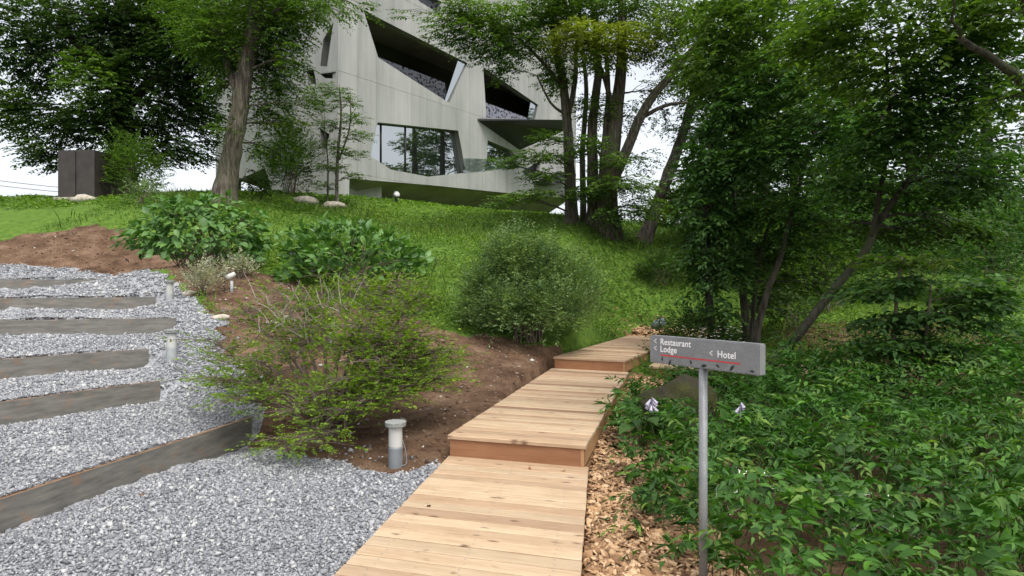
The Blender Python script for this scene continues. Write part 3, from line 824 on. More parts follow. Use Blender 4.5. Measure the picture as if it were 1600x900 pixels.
def islands(fs):
    fs = [list(f) for f in fs]; out = []
    while fs:
        grp = [fs.pop()]; ch = True
        while ch:
            ch = False; ids = [set(g) for g in grp]
            for f in list(fs):
                if any(len(i & set(f)) >= 2 for i in ids): grp.append(f); fs.remove(f); ch = True
        out.append(grp)
    return out

def panels(fc, rows, width, holes, keep, name='panel', thick=.4, gap=.008):
    ncol = max(1, round(fc.L / width)); w = fc.L / ncol
    for i in range(ncol):
        for j in range(len(rows) - 1):
            r = [(i * w + gap, rows[j] + gap), ((i + 1) * w - gap, rows[j] + gap), ((i + 1) * w - gap, rows[j + 1] - gap), (i * w + gap, rows[j + 1] - gap)]
            vs, fs = cdt_cells(r, holes, keep)
            if not fs: continue
            for piece in islands(fs): link(name, slab_mesh(name, fc, vs, piece, 0.0, thick), bld, M['concrete'])
    # joint backing, so the joints are grooves and not slits
    vs, fs = cdt_cells([(0, 4.5), (fc.L, 4.5), (fc.L, TOP), (0, TOP)], holes, keep)
    link('wall', slab_mesh('wall', fc, vs, fs, -0.011, thick - .05), bld, M['concrete'])
panels(FR, [5.2, 7.1 + 0, 11.8, 16.6, TOP], 1.22, [O1, O2, O3, O4, O5, O6, O7], keepR)
panels(FM, [4.6, 8.6, 11.8, 16.6, TOP], 1.15, [M1, M2, M3, M4], [(0, 4.4), (FM.L, 4.4), (FM.L, TOP), (0, TOP)])
panels(FL, [4.6, 8.6, 12.4, 16.6, TOP], 2.4, [L1], [(0, 4.4), (FL.L, 4.4), (FL.L, TOP), (0, TOP)])

def pane(fc, poly, off, mat, name='pane', thick=.03, parent=None):
    lo = (min(p[0] for p in poly) - 1, min(p[1] for p in poly) - 1); hi = (max(p[0] for p in poly) + 1, max(p[1] for p in poly) + 1)
    vs, fs = cdt_cells([lo, (hi[0], lo[1]), hi, (lo[0], hi[1])], [], poly)
    return link(name, slab_mesh(name, fc, vs, fs, off, thick), parent or bld, mat)
def lerp2(a, b, t): return (a[0] + (b[0] - a[0]) * t, a[1] + (b[1] - a[1]) * t)
# big window: three panes with mullions
wnd = empty('window', (0, 0, 0)); wnd.parent = bld; wnd.matrix_parent_inverse = __import__('mathutils').Matrix.Translation(-bld.location)
tag(wnd, 'broad lower window reflecting trees')
s0, s1 = FR.sz(602, 230)[0], FR.sz(640, 230)[0]
smax = O3[1][0] + 3
for a, b in ((-9, s0), (s0, s1), (s1, 99)):
    cell = [(a + .03, 0), (b - .03, 0), (b - .03, 30), (a + .03, 30)]
    vs, fs = cdt_cells(cell, [], [lerp2(p, (sum(q[0] for q in O3) / 6, sum(q[1] for q in O3) / 6), -.05) for p in O3])
    if fs: link('pane', slab_mesh('pane', FR, vs, fs, -.33, .03), wnd, M['glass'])
for s in (s0, s1):
    mb = MB(); p, q = FR.w(s, 7.2, -.30), FR.w(s, 10.2, -.30); mb.tube([p, q], .035, 4); mb.build('mullion', M['black_metal'], wnd)
# glass of the other openings
pane(FR, O4, -.3, M['glass']); pane(FR, O6, -.3, M['black_metal'], 'panel')
pane(FR, [lerp2(O1[1], O1[0], .09), O1[1], O1[2], lerp2(O1[2], O1[3], .05)], -.12, M['glass'])
pane(FR, [lerp2(O2[1], O2[0], .12), O2[1], O2[2], lerp2(O2[2], O2[3], .14)], -.12, M['glass'])
for q in (M1, M2, M3, M4): pane(FM, q, -.37, M['interior'], 'panel')
# perforated railings
pane(FR, FR.poly([(591, 86), (699, 128), (703, 160.5), (592, 90.5)]), -.2, M['perforated'], 'railing', .04)
pane(FR, FR.poly([(759, 158), (824, 182), (836, 187.2), (760.2, 184.5)]), -.2, M['perforated_pale'], 'railing', .04)
pane(FR, FR.poly([(641, -20), (690, 4), (684, 20), (656, 2)]), -.2, M['perforated'], 'railing', .04)
# glass balustrade in front of the sill
g1 = FR.poly([(722, 247), (806, 250), (806, 262), (724, 270.5)])
pane(FR, g1, .02, M['clear_glass'], 'balustrade', .02)
# interior: back wall, dark glazing, floors
def rbox(s0, s1, z0, z1, o0, o1, name, mat):
    v = [FR.w(s, z, o) for o in (o0, o1) for s, z in ((s0, z0), (s1, z0), (s1, z1), (s0, z1))]
    link(name, pd_mesh(name, v, [(0, 1, 2, 3), (7, 6, 5, 4), (0, 4, 5, 1), (1, 5, 6, 2), (2, 6, 7, 3), (3, 7, 4, 0)]), bld, mat)
rbox(.2, FR.L, 7.0, TOP, -3.6, -3.8, 'interior_wall', M['interior'])
rbox(FR.sz(650, 60)[0], FR.sz(712, 60)[0] + .6, 11.75, 14.6, -3.0, -3.2, 'window', M['black_metal'])
for z in (11.45, 15.55, 19.6): rbox(.3, FR.L, z, z + .28, -.42, -3.59, 'floor_slab', M['soffit'])
# soffit of the overhang and base wall set back under it
sA, sB = botR[1], botR[-1]
mbs = MB()
v = [FR.w(*botR[1], -.40), FR.w(*botR[2], -.40), FR.w(*botR[3], -.40), FR.w(*botR[5], -.40)]
bk = [FR.w(botR[1][0], 6.4, -.8), FR.w(botR[2][0], 6.0, -3.2), FR.w(botR[3][0], 5.9, -4.4), FR.w(botR[5][0], 5.9, -5)]
mbs.add(v + bk, [(0, 1, 5, 4), (1, 2, 6, 5), (2, 3, 7, 6)]); mbs.build('soffit', M['soffit'], bld)
wp = [FR.w(botR[0][0] - .3, 0, -.45), FR.w(botR[2][0], 0, -3.0), FR.w(botR[3][0], 0, -4.3), FR.w(botR[5][0], 0, -5)]
mbs = MB(); mbs.add([(x, y, 4.2) for x, y, z in wp] + [(x, y, 8.2) for x, y, z in wp], [(0, 1, 5, 4), (1, 2, 6, 5), (2, 3, 7, 6)]); mbs.build('base_wall', M['concrete'], bld)
# canopy wedge over the entrance
c1, c2 = FR.w(*FR.sz(745, 188), -.05), FR.w(*FR.sz(812, 235), -.05)
c3, c4 = P(884, 203, 42), P(886, 187, 40.2)
lo = [c1, c2, tuple(c3), tuple(c4)]; hi = [(c1[0], c1[1], c1[2] + .12), (c2[0], c2[1], c1[2] + .12), (c3.x, c3.y, c1[2] + .15), (c4.x, c4.y, c1[2] + .15)]
mbs = MB(); mbs.add(lo + hi, [(0, 1, 2, 3), (7, 6, 5, 4), (0, 4, 5, 1), (1, 5, 6, 2), (2, 6, 7, 3), (3, 7, 4, 0)]); mbs.build('canopy', M['black_metal'], bld)
# entrance steps
mbs = MB()
for i in range(5):
    q = FR.w(*FR.sz(842 + i * 8, 287 - i * 3.2), .5); mbs.box((q[0], q[1], q[2]), .6, .5, .1, math.atan2(FR.u[1], FR.u[0]))
mbs.build('steps', M['black_metal'], bld)
# roof and back walls
A0, B0, C0, D0 = FL.w(0, 0), FM.w(0, 0), FR.w(0, 0), FR.w(FR.L, 0)
E0, G0 = (D0[0] - 11, D0[1] + 10), (A0[0] + 1, A0[1] + 10)
mbs = MB(); mbs.prism([A0[:2], B0[:2], C0[:2], D0[:2], E0, G0], TOP, TOP + .4); mbs.build('roof', M['concrete'], bld)
mbs = MB()
for a, b in ((D0, E0), (E0, G0), (G0, A0)): mbs.add([(a[0], a[1], 8.6), (b[0], b[1], 8.6), (b[0], b[1], TOP - .01), (a[0], a[1], TOP - .01)], [(0, 1, 2, 3)])
mbs.build('back_wall', M['concrete'], bld)
mbs = MB(); ins = lambda f, t: f.w(t, 0, -.45)[:2]
mbs.prism([ins(FL, .2), ins(FL, FL.L), ins(FM, FM.L), E0, G0], 8.5, 8.75); mbs.build('floor_slab', M['soffit'], bld)
mbs = MB(); a = FM.w(.3, 0, -.5); b = FM.w(FM.L, 0, -3.5); mbs.add([(a[0], a[1], 4.2), (b[0], b[1], 4.2), (b[0], b[1], 8.5), (a[0], a[1], 8.5)], [(0, 1, 2, 3)]); mbs.build('base_wall', M['concrete'], bld)

# ================================================================== BOARDWALK
def deck(idx, label, fascia_sides, depth=.165, w=.145):
    poly, zt = DECKS[idx]; nl, nr, fr, fl = [Vector((*p, 0)) for p in poly]
    c = (nl + nr + fr + fl) / 4
    scr = MB()
    root = empty('deck_section', (c.x, c.y, zt - .2)); tag(root, label, 'boardwalk', 'stepped sections of the timber boardwalk')
    n = max(2, round(((fl - nl).length + (fr - nr).length) / 2 / (w + .005)))
    for i in range(n):
        g = .0065 / ((fl - nl).length / n) ; t0, t1 = (i + g) / n, (i + 1 - g) / n
        e = [random.uniform(-.002, .002) for _ in range(2)]
        a, b = nl.lerp(fl, t0), nr.lerp(fr, t0); d_, c_ = nl.lerp(fl, t1), nr.lerp(fr, t1)
        ux = (b - a).normalized(); a = a + ux * e[0]; d_ = d_ + ux * e[0]; b = b + ux * e[1]; c_ = c_ + ux * e[1]
        zz = zt + random.uniform(-.0022, .0022); q = [a, b, c_, d_]; cc = (a + b + c_ + d_) / 4
        top = []
        uy = (d_ - a).normalized()
        for k, p in enumerate(q): top.append(p + uy * (.007 if k < 2 else -.007))
        v = [(p.x, p.y, zz - .036) for p in q] + [(p.x, p.y, zz - .006) for p in q] + [(p.x, p.y, zz) for p in top]
        f = [(3, 2, 1, 0)] + [(k, (k + 1) % 4, 4 + (k + 1) % 4, 4 + k) for k in range(4)] + [(4 + k, 4 + (k + 1) % 4, 8 + (k + 1) % 4, 8 + k) for k in range(4)] + [(8, 9, 10, 11)]
        link('board', pd_mesh('board', v, f), root, M['deck'])
        for tt in (.12, .5, .88):
            for vv in (.25, .75):
                p = a.lerp(b, tt).lerp(d_.lerp(c_, tt), vv) + ux * random.uniform(-.01, .01)
                scr.add([(p.x + .0055 * cos(k * pi / 3), p.y + .0055 * sin(k * pi / 3), zz + .0012) for k in range(6)], [tuple(range(6))])
    tag(scr.build('screw_heads', M['grey_plastic'], root), kind='stuff')
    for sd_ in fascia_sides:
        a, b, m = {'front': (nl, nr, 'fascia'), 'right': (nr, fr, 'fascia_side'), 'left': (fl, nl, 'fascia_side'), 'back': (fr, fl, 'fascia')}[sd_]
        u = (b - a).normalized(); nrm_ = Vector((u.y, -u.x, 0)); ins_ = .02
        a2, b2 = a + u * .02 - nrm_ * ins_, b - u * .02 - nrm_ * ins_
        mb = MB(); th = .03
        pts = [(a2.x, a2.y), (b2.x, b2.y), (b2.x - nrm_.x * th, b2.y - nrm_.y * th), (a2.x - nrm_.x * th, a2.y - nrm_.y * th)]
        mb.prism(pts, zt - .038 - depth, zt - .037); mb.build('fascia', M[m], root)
    for t in (.12, .5, .88):
        a, b = nl.lerp(nr, t), fl.lerp(fr, t); u = (b - a).normalized(); a = a + u * .06; b = b - u * .06; nn = Vector((u.y, -u.x, 0)) * .02
        mb = MB(); mb.prism([(a + nn).to_2d(), (b + nn).to_2d(), (b - nn).to_2d(), (a - nn).to_2d()], zt - .19, zt - .038); mb.build('joist', M['fascia_side'], root)
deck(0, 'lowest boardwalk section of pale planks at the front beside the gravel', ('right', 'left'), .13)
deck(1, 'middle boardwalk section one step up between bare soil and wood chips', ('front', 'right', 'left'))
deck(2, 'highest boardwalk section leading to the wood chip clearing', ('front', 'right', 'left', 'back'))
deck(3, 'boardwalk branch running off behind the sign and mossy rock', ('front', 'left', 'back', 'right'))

# ================================================================== GRAVEL STEP RISERS
RL = ['longest rust edged riser at the foot of the gravel steps', 'second riser up the gravel steps, with rust streaks low on it', 'third riser up the gravel steps, short and rusty topped',
      'fourth riser up, behind the round capped bollard light on gravel', 'fifth riser up, ending beside the farther bollard light', 'topmost short riser at the head of the gravel steps']
for k, (a, b, zt) in enumerate(RISERS):
    A, B = Vector((*a, 0)), Vector((*b, 0)); u = (B - A).normalized(); n = Vector((-u.y, u.x, 0))
    A = A - u * (2.2 if k else 1.7)
    bm = bmesh.new(); N = 14; h = .30
    mb = MB(); vs = []
    for i in range(N + 1):
        p = A.lerp(B, i / N); wv = .0012 * sin(i * 2.1 + k)
        vs += [(p.x + n.x * wv, p.y + n.y * wv, zt - h), (p.x + n.x * (wv), p.y + n.y * wv, zt), (p.x + n.x * (.045 + wv), p.y + n.y * (.045 + wv), zt), (p.x + n.x * (.045 + wv), p.y + n.y * (.045 + wv), zt - h)]
    fs = []
    for i in range(N):
        o = i * 4
        for q in range(4): fs.append((o + q, o + 4 + q, o + 4 + (q + 1) % 4, o + (q + 1) % 4))
    fs += [(0, 1, 2, 3), (N * 4 + 3, N * 4 + 2, N * 4 + 1, N * 4)]
    mb.add(vs, fs); o = mb.build('step_riser', M['riser'], None)
    tag(o, RL[k], 'step riser', 'risers of the gravel steps')

# ================================================================== BOLLARD LIGHTS
def bollard(x, y, label, hgt=.42, cable=False, tilt=0, low=0):
    z = h1(x, y) + low
    root = empty('bollard_light', (x, y, z)); tag(root, label, 'bollard light', 'low bollard lights along the gravel path')
    mb = MB(); mb.lathe((x, y, z), [(.066, -.1), (.066, .175), (.06, .185)]); mb.build('post', M['grey_plastic'] if cable else M['pale_grey'], root)
    mb = MB(); mb.lathe((x, y, z), [(.06, .183), (.063, .19), (.063, hgt - .052), (.058, hgt - .05)]); mb.build('diffuser', M['white_plastic'], root)
    mb = MB(); mb.lathe((x, y, z), [(.066, hgt - .055), (.094, hgt - .044), (.098, hgt - .006), (.092, hgt), (.02, hgt + .001)]); mb.build('cap', M['cap_grey'], root)
    if cable:
        mb = MB(); mb.tube(smooth_line([(x + .06, y + .02, z + .24), (x + .09, y + .02, z + .14), (x + .1, y, z + .03), (x + .05, y - .02, z + .01)], 5), .005, 6); mb.build('cable', M['grey_plastic'], root)
q = P(618, 727, 6.2); bollard(q.x, q.y, 'dark based bollard light on soil at the boardwalk edge', cable=True)
q = P(268, 557, 9.3); bollard(q.x, q.y, 'bollard light with white body and wide round cap on the gravel', .43)
q = P(265, 470, 12.5); bollard(q.x, q.y, 'small far bollard light beside the silvery plant', .43)

# ================================================================== SIGN
def sign():
    A, B = Vector((.84, 4.1, 0)), Vector((1.27, 3.45, 0)); u = (B - A).normalized(); n = Vector((u.y, -u.x, 0))    # front normal
    if n.y > 0: n = -n
    z0, z1, th = 1.148, 1.312, .055
    ctr = (A + B) / 2
    px_, py_ = ctr.x - n.x * th / 2, ctr.y - n.y * th / 2
    gz = h1(px_, py_)
    root = empty('direction_sign', (px_, py_, gz)); tag(root, 'grey metal direction sign with white lettering and red line on a round post', 'sign')
    mb = MB(); q = [A, B, B - n * th, A - n * th]; mb.prism([(p.x, p.y) for p in reversed(q)], z0, z1); mb.build('sign_board', M['galv'], root, .005)
    mb = MB(); mb.tube([(px_, py_, gz - .3), (px_, py_, z0 + .002)], .024, 20); mb.build('post', M['galv'], root)
    L = (B - A).length
    ang = math.atan2(u.y, u.x)
    def text(s, t, z, size):
        c = bpy.data.curves.new('lettering', 'FONT'); c.body = s; c.size = size; c.extrude = .0004; c.offset = .0007
        c.space_character = 1.04
        tmp = bpy.data.objects.new('tmp', c); me = bpy.data.meshes.new_from_object(tmp); bpy.data.objects.remove(tmp)
        me.materials.clear(); me.materials.append(M['ink_white']); o = bpy.data.objects.new('lettering', me); COL.objects.link(o)
        p = A + u * t + n * .0012
        o.parent = root; o.location = (p.x - root.location.x, p.y - root.location.y, z - root.location.z); o.rotation_euler = (radians(90), 0, ang)
    def chev(t, z, s):
        mb = MB(); p = lambda a, b: tuple(A + u * (t + a) + n * .0018 + Vector((0, 0, z + b)))
        w = s * .16
        v = [p(0, s * .5), p(s * .75, s), p(s * .75, s - w * 1.4), p(w * 1.1, s * .5), p(s * .75, w * 1.4), p(s * .75, 0)]
        mb.add(v, [(0, 3, 2, 1), (0, 5, 4, 3)]); mb.build('lettering', M['ink_white'], root)
    text('Restaurant', .088, 1.262, .052); chev(.036, 1.266, .03)
    text('Lodge', .088, 1.219, .052); chev(.036, 1.223, .03)
    text('Hotel', L - .268, 1.222, .052); chev(L - .322, 1.226, .03)
    mb = MB(); a, b = A + u * .09 + n * .0016, A + u * (L - .115) + n * .0016
    mb.add([(a.x, a.y, 1.196), (b.x, b.y, 1.196), (b.x, b.y, 1.203), (a.x, a.y, 1.203)], [(0, 1, 2, 3)]); mb.build('red_line', M['ink_red'], root)
    random.seed(3)
    for i, t in enumerate((.03, .105, .165, .26, .325, .42, .49, .515, .61, .70, .735)):
        mb = MB(); s = .009 + .007 * (i % 3); an = random.uniform(0, pi); z = 1.166 + .012 * sin(i * 1.9)
        pr = [(-1, 0), (-.3, .42), (.3, .38), (1, 0), (.3, -.3), (-.3, -.36)]
        if i % 3 == 0: pr = [(-1, 0), (-.2, .3), (1, .1), (-.2, .05)]
        v = []
        for x_, y_ in pr:
            xx, zz = (x_ * cos(an) - y_ * sin(an)) * s, (x_ * sin(an) + y_ * cos(an)) * s; p = A + u * (t + xx) + n * .0016; v.append((p.x, p.y, z + zz))
        mb.add(v, [tuple(range(len(v)))]); mb.build('leaf_mark', M['ink_black'], root)
    random.seed(21)
sign()

# ================================================================== SMALL GARDEN THINGS
def garden_spot(px, py, d, label, s=1.0, yaw=0):
    q = P(px, py, d); z = h1(q.x, q.y); root = empty('garden_spotlight', (q.x, q.y, z)); tag(root, label, 'spotlight', 'garden spotlights on stakes')
    mb = MB(); mb.tube([(q.x, q.y, z - .1), (q.x, q.y, z + .2 * s)], .028 * s, 10); mb.build('stake', M['pale_grey'], root)
    mb = MB(); a = Vector((q.x - .09 * s * cos(yaw), q.y - .02, z + .24 * s)); b = Vector((q.x + .06 * s, q.y, z + .33 * s)); mb.tube([a, a.lerp(b, .3), b], [.05 * s, .055 * s, .04 * s], 12); mb.build('lamp_head', M['white_plastic'], root)
    mb = MB(); mb.tube([a + (a - b).normalized() * .012, a], .048 * s, 12); mb.build('lens', M['black_metal'], root)
    mb = MB(); mb.tube(smooth_line([a, (q.x - .14 * s, q.y, z + .14 * s), (q.x - .1 * s, q.y, z + .02), (q.x, q.y, z + .1)], 4), .009, 6); mb.build('cable', M['black_metal'], root)
garden_spot(362, 465, 12.6, 'cream spotlight on a stake left of the bare twiggy shrub top', 1.05)
garden_spot(516, 545, 9.9, 'white spotlight on a stake half hidden behind the sprawling shrub', .95)
q = P(619, 318, 28); z = h1(q.x, q.y); r_ = empty('flood_light', (q.x, q.y, z)); tag(r_, 'small white faced floodlight at the foot of the concrete wall', 'spotlight')
mb = MB(); mb.tube([(q.x, q.y, z - .1), (q.x, q.y, z + .25)], .06, 8); mb.box((q.x, q.y, z + .02), .15, .1, .03); mb.build('stand', M['black_metal'], r_)
mb = MB(); mb.tube([(q.x - .06, q.y, z + .28), (q.x + .06, q.y - .16, z + .36)], [.10, .14], 14); mb.build('lamp_head', M['grey_plastic'], r_)
mb = MB(); mb.tube([(q.x + .06, q.y - .16, z + .36), (q.x + .065, q.y - .168, z + .365)], [.125, .12], 14); mb.build('lens', M['white_plastic'], r_)
q = P(1026, 512, 17.6); z = h1(q.x, q.y); r_ = empty('path_lamp', (q.x, q.y, z)); tag(r_, 'small blue grey lamp at the edge of the wood chip clearing', 'lamp')
mb = MB(); mb.tube([(q.x - .14, q.y, z + .10), (q.x, q.y - .05, z + .16), (q.x + .2, q.y - .1, z + .25)], [.06, .12, .10], 12); mb.build('lamp_head', plain('blue_grey', (0.15, 0.18, 0.215), .5), r_)
mb = MB(); mb.tube([(q.x + .03, q.y, z - .05), (q.x + .03, q.y, z + .14)], .035, 8); mb.build('stand', M['black_metal'], r_)

# dark steel cabinet on the crest
q = P(150, 307, 24.5); z = h1(q.x, q.y)
r_ = empty('steel_cabinet', (q.x, q.y, z)); tag(r_, 'dark brown steel cabinet on the crest beside the big shaded tree', 'cabinet')
mb = MB(); mb.box((q.x - .7, q.y + .45, z + .86), .7, .45, .92, radians(-3)); mb.build('body', M['brown_steel'], r_, .015)
mb = MB(); mb.box((q.x - .34, q.y - .035, z + .86), .33, .02, .88, radians(-3)); mb.build('door', M['brown_steel'], r_, .008)
mb = MB(); mb.box((q.x - 1.06, q.y + .0, z + .86), .33, .02, .88, radians(-3)); mb.build('door', M['brown_steel'], r_, .008)
mb = MB(); mb.box((q.x - .7, q.y + .45, z - .02), .8, .55, .07, radians(-3)); mb.build('plinth', M['rock'], r_)

def rock(name, label, c, r, mat, seed, cat='rock', sub=3, group=None):
    bm = bmesh.new(); bmesh.ops.create_icosphere(bm, subdivisions=sub, radius=1)
    rs = random.Random(seed); ph = [rs.uniform(0, 6) for _ in range(9)]
    for v in bm.verts:
        p = v.co; k = 1 + .16 * sin(p.x * 2.3 + ph[0]) * cos(p.y * 2.7 + ph[1]) + .10 * sin(p.z * 4 + ph[2] + p.x * 3) + .05 * sin(p.y * 9 + ph[3]) * sin(p.x * 8 + ph[4]) + .03 * sin(p.z * 17 + ph[5]) * sin(p.x * 15 + ph[6])
        v.co = Vector((p.x * r[0] * k, p.y * r[1] * k, p.z * r[2] * k))
    me = bpy.data.meshes.new(name); bm.to_mesh(me); bm.free(); me.polygons.foreach_set('use_smooth', [True] * len(me.polygons))
    o = link(name, me, None, mat); o.location = c; tag(o, label, cat, group); return o
rock('mossy_rock', 'large moss covered rock between the boardwalk and the sign post', (1.9, 7.7, .1), (.5, .55, .42), M['moss'], 4, sub=5)
q = P(1060, 660, 7.0)
rocks = [(298, 445, 12.6, .1, 'flat tan stone on the soil near the far bollard light'), (345, 508, 10.4, .09, 'tan stone on soil uphill of the sprawling shrub'), (425, 505, 10.6, .08, 'small beige stone on soil behind the sprawling shrub'),
         (520, 325, 26, .3, 'grey stone heap under the slim layered tree'), (478, 326, 26, .35, 'low grey stone heap beside the concrete corner'), (132, 308, 23.5, .3, 'pale stone at the foot of the steel cabinet')]
for i, (px, py, d, s, lb) in enumerate(rocks):
    q = P(px, py, d); rock('stone', lb, (q.x, q.y, h1(q.x, q.y) + s * .2), (s * 1.5, s, s * .6), M['rock'], i + 20, 'stone', 2, 'stones on the bank')

# overhead cables far behind
for i, (ya, yb, lb) in enumerate([(283, 296, 'upper thin overhead cable crossing the pale sky by the crest'), (291, 301, 'lower thin overhead cable crossing the pale sky by the crest')]):
    a, b = P(-60, ya - 8, 85), P(470, yb, 85); pts = [a.lerp(b, t / 16) - Vector((0, 0, 1.2 * sin(pi * t / 16))) for t in range(17)]
    mb = MB(); mb.tube(pts, .035, 5); o = mb.build('overhead_cable', M['black_metal']); tag(o, lb, 'cable', 'overhead cables')

# ================================================================== SHRUBS
def dome_points(c, r, n, lo=-.25, shell=(.72, 1.05)):
    u = nrm(rng.normal(0, 1, (n * 2, 3))); u = u[u[:, 2] > lo][:n]; k = rng.uniform(shell[0], shell[1], (len(u), 1))
    lump = 1 + .15 * np.sin(u[:, 0:1] * 5 + c[0]) * np.cos(u[:, 2:3] * 6) + .12 * np.sin(u[:, 1:2] * 7 + u[:, 0:1] * 4) + .07 * np.sin(u[:, 2:3] * 13 + u[:, 0:1] * 11)
    return np.array(c) + u * k * lump * np.array(r), u

def hydrangea(px, py, d, w, hgt, label, n, n_parts, flowers, tm=LEAFB, upr=0.0):
    q = P(px, py, d); z = h1(q.x, q.y); c = (q.x, q.y, z + hgt * .42); root = empty('hydrangea_bush', (q.x, q.y, z)); tag(root, label, 'bush', 'broad leaved hydrangea bushes')
    pos, u = dome_points(c, (w / 2, w / 2 * .8, hgt * .6), n, -.5)
    ax = u * np.array([1, 1, .35]) + rng.normal(0, .45, u.shape) - UP * (.18 - upr); nn = u + UP * .9 + rng.normal(0, .35, u.shape)
    S = .165 * np.exp(rng.normal(0, .2, len(u)))
    fr = u[:, 1] < .3
    o, parts = leaf_object('foliage', (pos, ax, nn, S), tm, M['leaf_hyd'], root, n_parts); tag(o, kind='stuff')
    leaf_parts(parts, tm, M['leaf_hyd'], root)
    mb = MB()
    for i in range(46):
        e = Vector(pos[random.randrange(len(pos))]); b = Vector((q.x + random.uniform(-.3, .3) * w * .5, q.y + random.uniform(-.25, .25) * w * .5, z - .05)); m = b.lerp(e, .5) + Vector((0, 0, .12))
        mb.tube(smooth_line([b, m, e], 3), [.012, .011, .01, .009, .008, .007, .006], 5, False)
    mb.build('stems', M['twig'], root)
    for (fx, fy) in flowers:
        f = P(fx, fy, d - w * .36); mb = MB()
        for i in range(14):
            a = random.uniform(0, 6.28); r = random.uniform(.02, .07); p = f + Vector((r * cos(a), r * sin(a) * .5, random.uniform(-.015, .02)))
            for kq in range(4):
                an = kq * pi / 2 + a; e = Vector((cos(an), sin(an) * .6, .2)) * .022; s_v = Vector((-sin(an), cos(an), 0)) * .011
                mb.add([p, p + e * .6 + s_v, p + e, p + e * .6 - s_v], [(0, 1, 2, 3)])
        mb.build('flower', M['petal_blue'], root)
hydrangea(312, 413, 14.6, 2.75, 1.42, 'glossy round leaved bush uphill of the gravel steps', 1500, 280, [])
hydrangea(548, 437, 14.0, 2.75, 1.3, 'leafy bush with pale blue flowers behind the sprawling shrub', 1700, 280, [(456, 397), (489, 424)], LEAFO, .55)

def fine_shrub(name, label, px, py, d, w, hgt, n, leaf, mat, nl=9, L=(.12, .3), stems=30, shell=(.35, 1.05), lean=0, cat='bush', updir=.9, lobes=None):
    q = P(px, py, d); z = h1(q.x, q.y); c = (q.x + lean, q.y, z + hgt * .45); root = empty(name, (q.x, q.y, z)); tag(root, label, cat)
    pos, u = dome_points(c, (w / 2, w / 2 * .85, hgt * .58), n, -.75, shell)
    if lobes:
        pu = [dome_points((q.x + lx, q.y + ly, z + lz), (lw, lw * .9, lh), int(n * fr_), -.75, shell) for lx, ly, lz, lw, lh, fr_ in lobes]
        pos = np.concatenate([p_[0] for p_ in pu]); u = np.concatenate([p_[1] for p_ in pu])
    dirv = nrm(u * np.array([1, 1, .5]) + UP * updir * rng.uniform(.3, 1, (len(u), 1)) + rng.normal(0, .3, u.shape))
    data = spray(pos, dirv, rng.uniform(L[0], L[1], len(pos)), nl, leaf, .12, .5)
    o, _ = leaf_object('foliage', data, LEAF2, M[mat], root); tag(o, kind='stuff')
    mb = MB()
    for i in range(stems):
        e = Vector(pos[random.randrange(len(pos))]); b = Vector((q.x + random.uniform(-.12, .12) * w, q.y + random.uniform(-.12, .12) * w, z - .05)); m = b.lerp(e, .55) + Vector((0, 0, .15 * hgt)) - Vector((e.x - b.x, e.y - b.y, 0)) * .15
        mb.tube(smooth_line([b, m, e], 3, .01), [.014, .012, .011, .009, .008, .006, .004], 5, False)
    mb.build('stems', M['twig'], root)
    return root
fine_shrub('rounded_bush', 'tall loose olive green bush with tiny leaves above the boardwalk step', 825, 522, 12.4, 2.35, 2.0, 6300, .048, 'leaf_olive', 10, (.16, .42), 60, lobes=[(-.82, -.1, .75, .42, .55, .15), (-.3, .1, 1.3, .46, .72, .2), (.3, 0, 1.12, .5, .66, .2), (.85, .1, .85, .46, .6, .16), (.45, -.5, .55, .6, .5, .16), (-.4, -.5, .5, .5, .45, .13)])
fine_shrub('low_shrub', 'dark low spreading shrub at the right of the green slope', 1035, 425, 20.5, 1.5, .95, 900, .05, 'leaf_dark', 9, (.15, .3), 12)
fine_shrub('silver_plant', 'silvery grey leaved plant beside the far bollard light', 318, 462, 12.3, .75, .62, 260, .04, 'leaf_silver', 9, (.1, .28), 14, (.2, 1.0), 0, 'plant', 1.6)
fine_shrub('silver_plant', 'grey green plant at the foot of the round leaved bush', 372, 425, 13.6, .9, .4, 160, .05, 'leaf_silver', 8, (.1, .22), 12, (.2, 1.0), 0, 'plant', 1.2)
fine_shrub('lime_plant', 'pale green broad weed behind the sprawling shrub', 487, 545, 9.7, .5, .75, 60, .10, 'leaf_bright', 7, (.15, .3), 8, (.2, 1.0), 0, 'plant', 1.0)
fine_shrub('lime_plant', 'bright green leafy weed where soil meets the green slope', 655, 478, 12.8, .65, .45, 50, .12, 'leaf_bright', 6, (.15, .3), 8, (.2, 1.0), 0, 'plant', .9)
fine_shrub('crest_shrub', 'twiggy dark shrub on the crest in front of the large tilted trunk', 225, 330, 21.5, 1.1, .7, 220, .07, 'leaf_olive', 7, (.2, .35), 26, (.3, 1.0))
fine_shrub('corner_shrub', 'dense dark shrub against the concrete corner', 452, 315, 27.5, 2.3, 2.9, 1100, .085, 'leaf_dark', 9, (.25, .5), 24)
fine_shrub('trunk_shrub', 'mid green shrub at the foot of the big shaded tree', 205, 312, 25.5, 2.3, 2.3, 900, .09, 'leaf_mid', 9, (.25, .5), 18)

